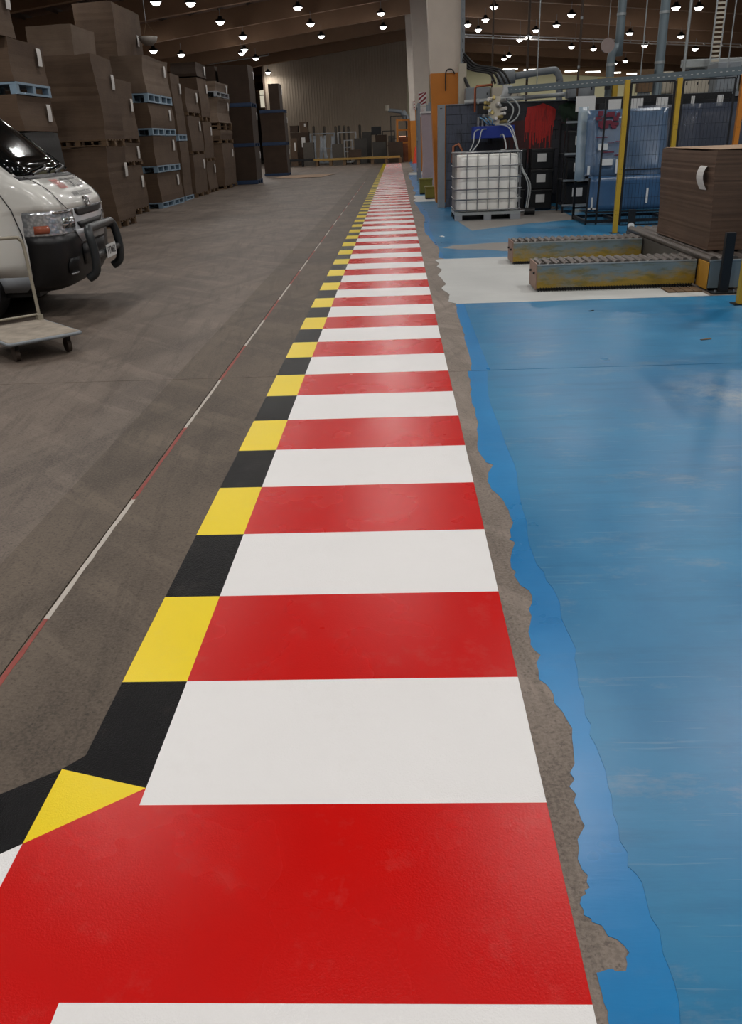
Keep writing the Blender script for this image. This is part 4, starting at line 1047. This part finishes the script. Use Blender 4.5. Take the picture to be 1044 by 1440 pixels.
MB().add(*(lambda m: (m.v, m.f))(load_mesh(.26, .16, .46, 9, .05, 6, .25)), smooth=True).build('bag', mat('pale_plastic_bag', 'b3b6b8', .4, bump=.5, bscale=20), bx)
# ducts and pipes going up to the roof
def riser(name, label, px, pt, pb, Y, rad, m, zbot=2.1, elbow=None):
    a = ony(px, pb, Y); t = thing(name, label, 'pipe', (a.x, Y, zbot)); top = raft_z(a.x)+.3-zbot
    if elbow:
        ze, dx_ = elbow[0]-zbot, elbow[1]
        MB().tube(spline([(0, 0, 0), (0, 0, ze-.25), (dx_*.15, 0, ze-.1), (dx_*.85, 0, ze+.1), (dx_, 0, ze+.25), (dx_, 0, top)], 4), rad, 12).build('pipe', m, t)
    else: MB().cyl((0, 0, 0), (0, 0, top), rad, 12).build('pipe', m, t)
    for z in (.6, 1.5, 2.6, 3.8): MB().cyl((elbow[1] if elbow and z > elbow[0]-zbot else 0, 0, z), (elbow[1] if elbow and z > elbow[0]-zbot else 0, 0, z+.05), rad*1.12, 12).build('joint_band', M_GALV, t)
    return t
riser('extract_duct', 'grey duct with an offset elbow rising behind the first yellow post', 859, 0, 95, 18.3, .085, M_BPIPE, 2.1, (3.02, .14))
riser('extract_duct', 'straight blue-grey duct rising left of the cable ladder', 928, 0, 90, 18.3, .095, M_BPIPE)
riser('hanger_pole', 'slim steel pole beside the straight blue-grey duct', 963, 0, 90, 18.4, .03, M_GALV)
riser('hanger_pole', 'slim dark pole left of the round dish', 812, 0, 130, 18.6, .025, M_PURL)
riser('hanger_pole', 'slim dark pole above the black cables', 692, 0, 120, 21.6, .022, M_PURL)
riser('hanger_pole', 'slim dark pole above the bent grey pipe', 741, 0, 120, 21.6, .03, M_PURL)
a = ony(1005, 88, 18.2); cl = thing('cable_ladder', 'vertical white cable ladder rising at the far right', 'cable ladder', (a.x, 18.2, 2.1)); hh = raft_z(a.x)+.2-2.1
for s in (-1, 1): MB().box((s*.09-.01, -.02, 0), (s*.09+.01, .02, hh)).build('side_rail', M_GALV, cl)
z = .1; rg = None
while z < hh:
    if rg is None: rg = MB().box((-.09, -.015, -.02), (.09, .015, .02)).build('rung', M_CREAM, cl, loc=(0, 0, z))
    else: inst(rg, cl, (0, 0, z))
    z += .085
a = ony(855, 64, 17.9); t = thing('warning_dish', 'round pinkish disc hanging beside the duct elbow', 'dish', (a.x, 17.9, a.z))
MB().cyl((0, -.02, 0), (0, .03, 0), .135, 28).build('disc', mat('pinkish_beige_plastic', '8f7f7b', .6), t); MB().cyl((0, .01, .13), (0, .01, raft_z(a.x)-a.z), .006, 6).build('wire', M_GALV, t)
# bent grey pipe, cables, conduit on the near column
t = thing('bent_pipe', 'thick grey pipe bending down above the ink wall', 'pipe', (3.6, 21.4, 2.1))
pts = [ony(725, 107, 21.4), ony(775, 99, 21.4), ony(783, 101, 21.4), ony(787, 110, 21.4), ony(787, 132, 21.4)]
MB().tube(spline([p - Vector((3.6, 21.4, 2.1)) for p in pts]+[Vector((pts[-1].x-3.6, 0, -2.1))], 5), .080, 12).build('pipe', M_GREYP, t)
MB().cyl(ony(700, 110, 21.4)-Vector((3.6, 21.4, 2.1)), ony(724, 107, 21.4)-Vector((3.6, 21.4, 2.1)), .16, 14).build('flange_drum', M_GREYP, t)
cdt = thing('conduit_trunk', 'vertical perforated steel trunking fixed to the side of the near column', 'conduit', (2.47, 20.45, 0))
MB().box((-.05, -.06, 2.9), (.04, .06, 8.3)).build('trunk', M_GREYP, cdt); MB().box((-.10, -.10, 2.12), (.09, .08, 3.02)).build('switch_box', M_CREAM, cdt, .01)
for k in range(26): MB().box((-.012, -.064, 3.05+.2*k), (.004, -.06, 3.12+.2*k)).build('slot', M_DARK, cdt)
for k in range(4):
    c = ony(652, 88, 20.4); e = ony(697+7*k, 118, 20.2)
    pts = [c + Vector((0, -.02*k, .06*k)), ony(660+3*k, 97-2*k, 20.4), ony(678+5*k, 101-2*k, 20.3), ony(690+6*k, 104-k, 20.2), e]
    tag(MB().tube([p-e for p in spline(pts, 6)], .026, 8).build('black_cable', M_CABLE, None, loc=e), 'thick black cable arching from the column trunking, %s from the wall' % ('first', 'second', 'third', 'fourth')[k], 'cable', 'black cables beside the column')
e = ony(669, 142, 20.1); pts = [ony(653, 108, 20.4), ony(657, 118, 20.3), ony(663, 130, 20.2), e]
tag(MB().tube([p-e for p in spline(pts, 6)], .04, 8).build('black_cable', M_CABLE, None, loc=e), 'thickest black cable slanting down from the column box', 'cable')
e = ony(627, 128, 20.44); pts = [ony(640, 104, 20.42), ony(636, 98, 20.42), ony(630, 98, 20.42), ony(627, 104, 20.44), e]
tag(MB().tube([p-e for p in spline(pts, 6)], .014, 6).build('thin_cable', M_CABLE, None, loc=e), 'thin black cable loop on the orange column', 'cable')
ya_ = thing('yellow_hoist', 'small yellow steel hoist frame behind the first yellow post', 'hoist', (ony(855, 125, 18.1).x, 18.1, 2.1))
MB().box((-.22, -.05, .30), (.24, .05, .38)).build('beam', M_YPOST, ya_); MB().box((.10, -.05, 0), (.20, .05, .30)).build('mast', M_YPOST, ya_); MB().box((-.06, -.04, .16), (.04, .04, .30)).build('motor', M_DARK, ya_)

# ================================================================== BEYOND THE NEAR COLUMN
def crate(label, x, y, wd, dp, h, z=0):
    t = thing('tool_chest', label, 'box', (x, y, z), 0, 'olive boxes at the column'); MB().box((-wd/2, -dp/2, .03), (wd/2, dp/2, h-.04)).build('body', M_OLIVE, t, .01)
    MB().box((-wd/2-.01, -dp/2-.01, h-.04), (wd/2+.01, dp/2+.01, h)).build('lid', M_OLIVE, t)
    MB().box((-wd/2, -dp/2, 0), (wd/2, dp/2, .03)).build('skid', M_DARK, t)
crate('nearer olive box on the floor beside the orange column', 1.78, 22.1, .30, .45, .31); crate('farther olive box peeping out behind the nearer one', 1.72, 24.2, .36, .5, .42)
t = thing('wrapped_sheet_bundle', 'tall pinkish wrapped bundle of sheets standing beyond the orange column', 'bundle', (2.02, 29.0, 0))
load_mesh(.55, .9, 2.25, 31, .03, 10, .12).build('bundle', M_PINK, t); MB().box((-.3, -.48, 2.22), (.3, .48, 2.28)).build('cap', M_TAG, t)
t = thing('grey_frame', 'tall grey steel frame beside the pinkish sheet bundle', 'frame', (1.83, 31.5, 0))
for sy_ in (-1.0, 1.0):
    for sx_ in (-.12, .25): MB().box((sx_-.05, sy_-.05, 0), (sx_+.05, sy_+.05, 2.6)).build('upright', M_GREYP, t)
for z in (.35, 1.4, 2.5): MB().box((-.16, -1.0, z), (-.08, 1.0, z+.1)).build('rail', M_GREYP, t)
MB().box((-.12, -.98, .4), (-.10, .98, 2.5)).build('sheet_panel', mat('grey_panel', '6f757a', .5), t)
# hazard boards on the second and third column
def hazard(label, px0, px1, pt, pb, Y):
    a, b = ony(px0, pb, Y), ony(px1, pt, Y); t = thing('hazard_board', label, 'sign', ((a.x+b.x)/2, Y, a.z)); wd, h = b.x-a.x, b.z-a.z
    MB().box((-wd/2, 0, 0), (wd/2, .02, h)).build('board', M_TAG, t)
    n = 3
    for k in range(-1, n):
        z = h*k/n+.02; q = [(-wd/2, z), (wd/2, z+wd*.8), (wd/2, z+wd*.8+h/n*.5), (-wd/2, z+h/n*.5)]
        q = [(x, min(h, max(0, zz))) for x, zz in q]
        if q[2][1]-q[1][1] > .005 or q[3][1]-q[0][1] > .005:
            MB().add([(x, -.004, zz) for x, zz in q], [(0, 1, 2, 3)]).build('red_band', mat('dark_red_band', '86222a', .5), t)
    return t
hazard('red and white striped hazard board on the second column', 589, 599.5, 129, 149, 41.97)
a = ony(589, 164.5, 41.97); b = ony(599.5, 150, 41.97); t = thing('warning_sign', 'white sign with a red star mark under the striped hazard board', 'sign', ((a.x+b.x)/2, 41.97, a.z))
MB().box((-(b.x-a.x)/2, 0, 0), ((b.x-a.x)/2, .02, b.z-a.z)).build('board', M_TAG, t)
for k in range(4):
    an = math.pi*k/4; hz = (b.z-a.z)/2; c, s = math.cos(an), math.sin(an); MB().bar((-.13*c, -.004, hz-.16*s), (.13*c, -.004, hz+.16*s), .004, .05, (0, 1, 0)).build('red_mark', M_PRED, t)
hazard('small hazard board on the farthest column', 582, 586, 140, 154, 59.95)
t = thing('traffic_cone', 'bright orange traffic cone beside the far orange gate', 'cone', (2.18, 57.0, 0))
MB().lathe([(.20, .04), (.04, 1.0)], 14).build('cone', M_ORB, t); MB().lathe([(.112, .55), (.075, .78)], 14, (0, 0, .0)).build('white_band', M_TAG, t); MB().box((-.24, -.24, 0), (.24, .24, .04)).build('base', M_ORB, t)
t = thing('safety_gate', 'orange steel gate frame at the end of the walkway', 'gate', (1.35, 61.0, 0))
for xx in (-.35, .45, .75): MB().box((xx-.07, -.05, 0), (xx+.07, .05, 2.75)).build('post', M_ORANGE, t)
for z in (1.2, 2.0, 2.62): MB().box((-.35, -.04, z), (.75, .04, z+.1)).build('rail', M_ORANGE, t)
MB().box((.45, -.02, .2), (.75, .02, 2.6)).build('panel', M_ORANGE, t)
# robot arm
t = thing('robot_arm', 'grey articulated robot arm beside the back wall', 'robot', (1.55, 63.5, 0))
MB().box((-.35, -.35, 0), (.35, .35, .6)).build('pedestal', M_OLIVE, t); MB().cyl((0, 0, .6), (0, 0, 1.4), .3, 14).build('base', M_GREYP, t)
q = lambda px, py: ony(px, py, 63.5)-Vector((1.55, 63.5, 0))
MB().cyl(q(580, 180), q(566, 157), .22, 12).build('lower_arm', M_GREYP, t); MB().cyl(q(566, 157), q(546, 155), .13, 12).build('forearm', M_GREYP, t)
MB().cyl(q(545, 156), q(545, 148), .16, 10).build('wrist', M_CREAM, t); MB().cyl(q(575, 172), q(569, 160), .15, 10).build('motor', M_DARK, t)
t = thing('guard_cage', 'thin wire guard cage round the robot arm', 'cage', (1.0, 62.5, 0))
for xx in (-.45, .65): MB().box((xx-.03, -.03, 0), (xx+.03, .03, 3.0)).build('post', M_DARK, t)
for z in (.2, 1.5, 2.95): MB().box((-.45, -.02, z), (.65, .02, z+.05)).build('rail', M_DARK, t)
t = thing('orange_bin', 'orange box with blinking lights beside the robot cage', 'box', (1.45, 61.9, 0))
MB().box((-.33, -.3, .0), (.33, .3, 1.6)).build('body', mat('brown_orange_panel', '7a4122', .6), t)
for k in range(5): MB().cyl((-.3+.1*k, -.33, 1.65), (-.3+.1*k, -.28, 1.65), .035, 8).build('indicator', glow('indicator_lamp', (1, .45, .25), 1.2) if 'indicator_lamp' not in MATS else MATS['indicator_lamp'], t)

# ================================================================== FAR CLUTTER
t = thing('timber_platform', 'low yellow timber platform across the end of the walkway', 'platform', (-1.45, 59.0, 0))
for k in range(3): MB().box((-3.3, -.45+.32*k, .34), (2.6, -.16+.32*k, .46)).build('plank', mat('yellow_timber', '9a7a3c', .7, var=.2), t)
for k in range(7): MB().box((-3.2+.95*k, -.4, 0), (-3.0+.95*k, .4, .34)).build('foot', M_PWOOD, t)
t = thing('roller_track', 'low dark conveyor track beside the timber platform', 'conveyor', (-5.9, 59.2, 0))
for yy in (-.4, .4): MB().box((-1.6, yy-.05, .35), (1.05, yy+.05, .5)).build('rail', M_DARK, t)
for k in range(3): MB().box((-1.5+.9*k, -.4, 0), (-1.42+.9*k, .4, .35)).build('leg', M_DARK, t)
for k in range(11): MB().cyl((-1.5+.24*k, -.38, .45), (-1.5+.24*k, .38, .45), .05, 8).build('roller', M_ROLLER, t)
def farbox(label, px0, px1, pt, Y, m, dp=.9, z0=0.0, name='cardboard_load', cat='cardboard stack', pb=None, tagp=False):
    a = ony(px0, pt, Y); b = ony(px1, pt, Y)
    if pb is not None: z0 = max(0, ony(px0, pb, Y).z)+.05
    wd, h = b.x-a.x, a.z-z0; SEED[0] += 1
    t = thing(name, label, cat, ((a.x+b.x)/2, Y+dp/2, z0), 0)
    load_mesh(wd, dp, h, SEED[0], .012, 6).build('sheet_block', m, t)
    if tagp: MB().box((wd*.1, -dp/2-.03, h*.55), (wd*.3, -dp/2-.02, h*.85)).build('paper_label', M_TAG, t)
    return t
M_GB = mat('grey_board', '4c463f', .8, var=.2); M_DB = mat('dark_grey_board', '3a3733', .8, var=.2)
farbox('wide dark brown load near the far end, left of the rails', 408, 434, 187, 63.5, M_CARDD, tagp=True)
farbox('small dark box on top of the wide brown load', 407.5, 418.5, 177, 63.6, M_CARDD, .7, pb=187.5)
farbox('pale taller box with label on top of the wide brown load', 421, 432, 172, 63.6, M_CARD, .7, pb=187.5, tagp=True)
farbox('narrow brown load with two tags close to the farthest stack', 408, 417, 195, 61.0, M_CARD, tagp=True)
farbox('squat grey board load on the far track', 426, 441, 201, 61.2, M_GB, .6)
farbox('grey board load at the left of the white cage', 467, 482, 203, 61.2, M_GB, .6)
farbox('low brown load on the timber platform', 490, 508, 211, 58.75, M_CARDD, .5, .465)
farbox('upright dark load framed in white behind the low brown one', 498, 516, 195, 61.5, M_DB)
farbox('dark load of ribbed panels before the monitor', 524, 543, 200, 60.8, M_DB)
farbox('square brown load at the right of the ribbed panels', 546, 567, 200, 59.9, M_CARDD, .6)
farbox('brown box under the black monitor', 528, 544, 190, 63.0, M_CARDD)
farbox('small brown box right of the monitor', 546, 556, 191, 63.2, M_GB)
farbox('dark stacked goods left of the monitor', 509, 522, 186, 63.2, M_DB)
t = thing('monitor', 'black monitor on a stand before the back wall', 'monitor', (ony(529.5, 190, 64.3).x, 64.3, 0)); zt = ony(529, 178, 64).z; zb = ony(529, 189.5, 64).z
MB().box((-.36, 0, zb), (.36, .06, zt)).build('screen', M_DARK, t); MB().box((-.06, .02, 0), (.06, .10, zb)).build('stand', M_DARK, t); MB().box((-.3, -.2, 0), (.3, .3, .04)).build('base', M_DARK, t)
def cage(label, px0, px1, pt, Y, m=M_STEEL, dp=.8, shelf=True):
    a = ony(px0, pt, Y); b = ony(px1, pt, Y); wd, h = b.x-a.x, a.z; t = thing('roll_cage', label, 'trolley', ((a.x+b.x)/2, Y, 0), 0, 'trolleys at the far end')
    for sx_ in (-1, 1):
        for yy in (0, dp): MB().box((sx_*wd/2-.025, yy-.025, .1), (sx_*wd/2+.025, yy+.025, h)).build('post', m, t)
    for z in (.12, h*.5, h-.05):
        for yy in (0, dp): MB().box((-wd/2, yy-.02, z), (wd/2, yy+.02, z+.05)).build('rail', m, t)
    if shelf: MB().box((-wd/2, 0, .1), (wd/2, dp, .14)).build('floor', M_GREYP, t)
    for sx_ in (-.8, .8):
        for yy in (.06, dp-.06): MB().cyl((sx_*wd/2-.02, yy, .05), (sx_*wd/2+.02, yy, .05), .05, 8).build('wheel', M_RUB, t)
    return t
cage('tall white wire trolley behind the grey board loads', 475, 500, 186, 62.7); cage('grey wire trolley with hanging plastic covers', 436, 470, 188, 62.4, M_GREYP)
cage('dark wire trolley right of the monitor', 538, 555, 184, 64.2, M_DARK); cage('low white trolley in front of the upright dark load', 484, 495, 197, 61.0)
for k, (pa_, pb_) in enumerate(((437, 443), (447, 452), (453, 458), (463, 469))):
    a = ony(pa_, 191, 61.9); b = ony(pb_, 191, 61.9); t = tag(load_mesh(b.x-a.x, .16, a.z-.16, 60+k, .05, 7, .3).build('plastic_cover', M_PGREY, None, loc=((a.x+b.x)/2, 62.8, .15)), 'pale plastic cover hanging in the grey trolley, %s from the brown loads' % ('first', 'second', 'third', 'fourth')[k], 'plastic cover', 'hanging plastic covers'); t.parent = None
for k, (pc_, pt_) in enumerate(((441, 178), (456, 178), (472, 178), (477, 177), (484, 177), (490, 178), (506, 176))):
    a = ony(pc_, pt_, 66); t = thing('wrapped_roll', 'grey wrapped roll standing against the back wall, %s from the brown loads' % ('first', 'second', 'third', 'fourth', 'fifth', 'sixth', 'last')[k], 'roll', (a.x, 66, 0), 0, 'wrapped rolls at the back wall')
    MB().cyl((0, 0, 0), (0, 0, a.z), .10, 12, .09).build('roll', M_GB, t); MB().cyl((0, 0, a.z), (0, 0, a.z+.03), .06, 8).build('core', M_PWOOD, t)
# ================================================================== UP IN THE ROOF, FAR WALLS
a = ony(208, 52, 25.0); t = thing('hanging_dish', 'pale bowl-shaped dish hanging on wires above the cardboard stacks', 'dish', (a.x, 25.0, a.z))
MB().lathe([(.0, -.22), (.12, -.20), (.22, -.12), (.27, 0), (.255, .0), (.2, -.10), (.1, -.17), (0, -.19)], 24).build('bowl', mat('pale_grey_dish', '8d8780', .6), t)
for k in range(3):
    an = 2*math.pi*k/3+.4; MB().cyl((.26*math.cos(an), .26*math.sin(an), 0), (0, 0, .36), .006, 5).build('wire', M_PWOOD, t)
MB().cyl((0, 0, .36), (0, 0, raft_z(a.x)+1.0-a.z), .006, 5).build('wire', M_GALV, t)
def truss(label, p, q, Y):  # invented pale truss, imitates the bright strips of light under the roof
    a, b = ony(*p, Y), ony(*q, Y); t = thing('light_strip_truss', label, 'truss', tuple(a)); d = b-a
    for off in ((0, 0, 0), (0, .35, .18)): MB().bar(Vector(off), d+Vector(off), .05, .06).build('chord', M_TAG, t)
    n = int(d.length/1.2)
    for k in range(n+1):
        s = d*(k/n); MB().bar(s, s+Vector((0, .35, .18)), .05, .05).build('strut', M_TAG, t)
        if k % 3 == 0: MB().cyl(s, (s.x, 0, raft_z(a.x+s.x)+.9-a.z), .01, 5).build('hanger', M_GALV, t)
truss('pale truss standing in for a bright strip under the roof above the stacks', (291, 91), (377, 78), 66.5); truss('long pale truss standing in for a bright strip in the right-hand bay roof', (654, 52), (1044, 66), 60.6)
for k in range(12):
    p = ony(660+29*k, 95.5+1.0*k + (0 if k < 6 else .2*(k-6)), 90.8); t = thing('strip_light', 'fluorescent strip light along the top of the cream wall', 'lamp', tuple(p), 0, 'strip lights on the cream wall')
    MB().box((-.75, .0, -.02), (.75, .12, .10)).build('housing', M_CREAM, t); MB().cyl((-.72, -.03, .02), (.72, -.03, .02), .06, 8).build('tube', M_TUBE, t)
    if k == 0: sl = bpy.data.lights.new('strip_glow', 'AREA'); sl.shape = 'RECTANGLE'; sl.size = 1.4; sl.size_y = .1; sl.energy = 30; sl.color = (1, .97, .85)
    L = bpy.data.objects.new('strip_glow', sl); COL.objects.link(L); L.parent = t; L.location = (0, -.12, -.05); L.rotation_euler.x = math.radians(25)
a, b = ony(367, 151, 94.8), ony(378, 116, 94.8)
wn = struct(MB().box((a.x, 94.86, a.z), (b.x, 94.92, b.z)).build('bright_gap_1', M_GAPGLOW)); MB().box((a.x-.1, 94.82, (a.z+b.z)/2-.05), (b.x+.1, 94.9, (a.z+b.z)/2+.05)).build('bright_gap_bar', M_GREYP, wn)  # added glowing panel and bar, standing in for the lit gap past the stacks

for px, py, wd, dp, m, lb, ct in ((622, 333, .05, .12, M_TAG, 'small white paper scrap on the blue floor near the tank', 'paper scrap'), (832, 438, .05, .02, M_RUB, 'small dark scrap on the blue floor before the nearer conveyor', 'scrap'), (993, 478, .09, .02, M_PWOOD, 'thin wood splinter on the blue floor near the right fence post', 'splinter')):
    p = onz(px, py); mb = MB(); mb.add([(-wd/2, -dp/2, 0), (wd/2, -dp/2, 0), (wd/2, dp/2, 0), (-wd/2, dp/2, 0), (-wd/2, -dp/2, .006), (wd/2, -dp/2, .002), (wd/2, dp/2, .008), (-wd/2, dp/2, .003)], [(3, 2, 1, 0), (4, 5, 6, 7), (0, 1, 5, 4), (1, 2, 6, 5), (2, 3, 7, 6), (3, 0, 4, 7)])
    tag(mb.build('floor_scrap', m, None, loc=(p.x, p.y, .0032), rz=.3), lb, ct)
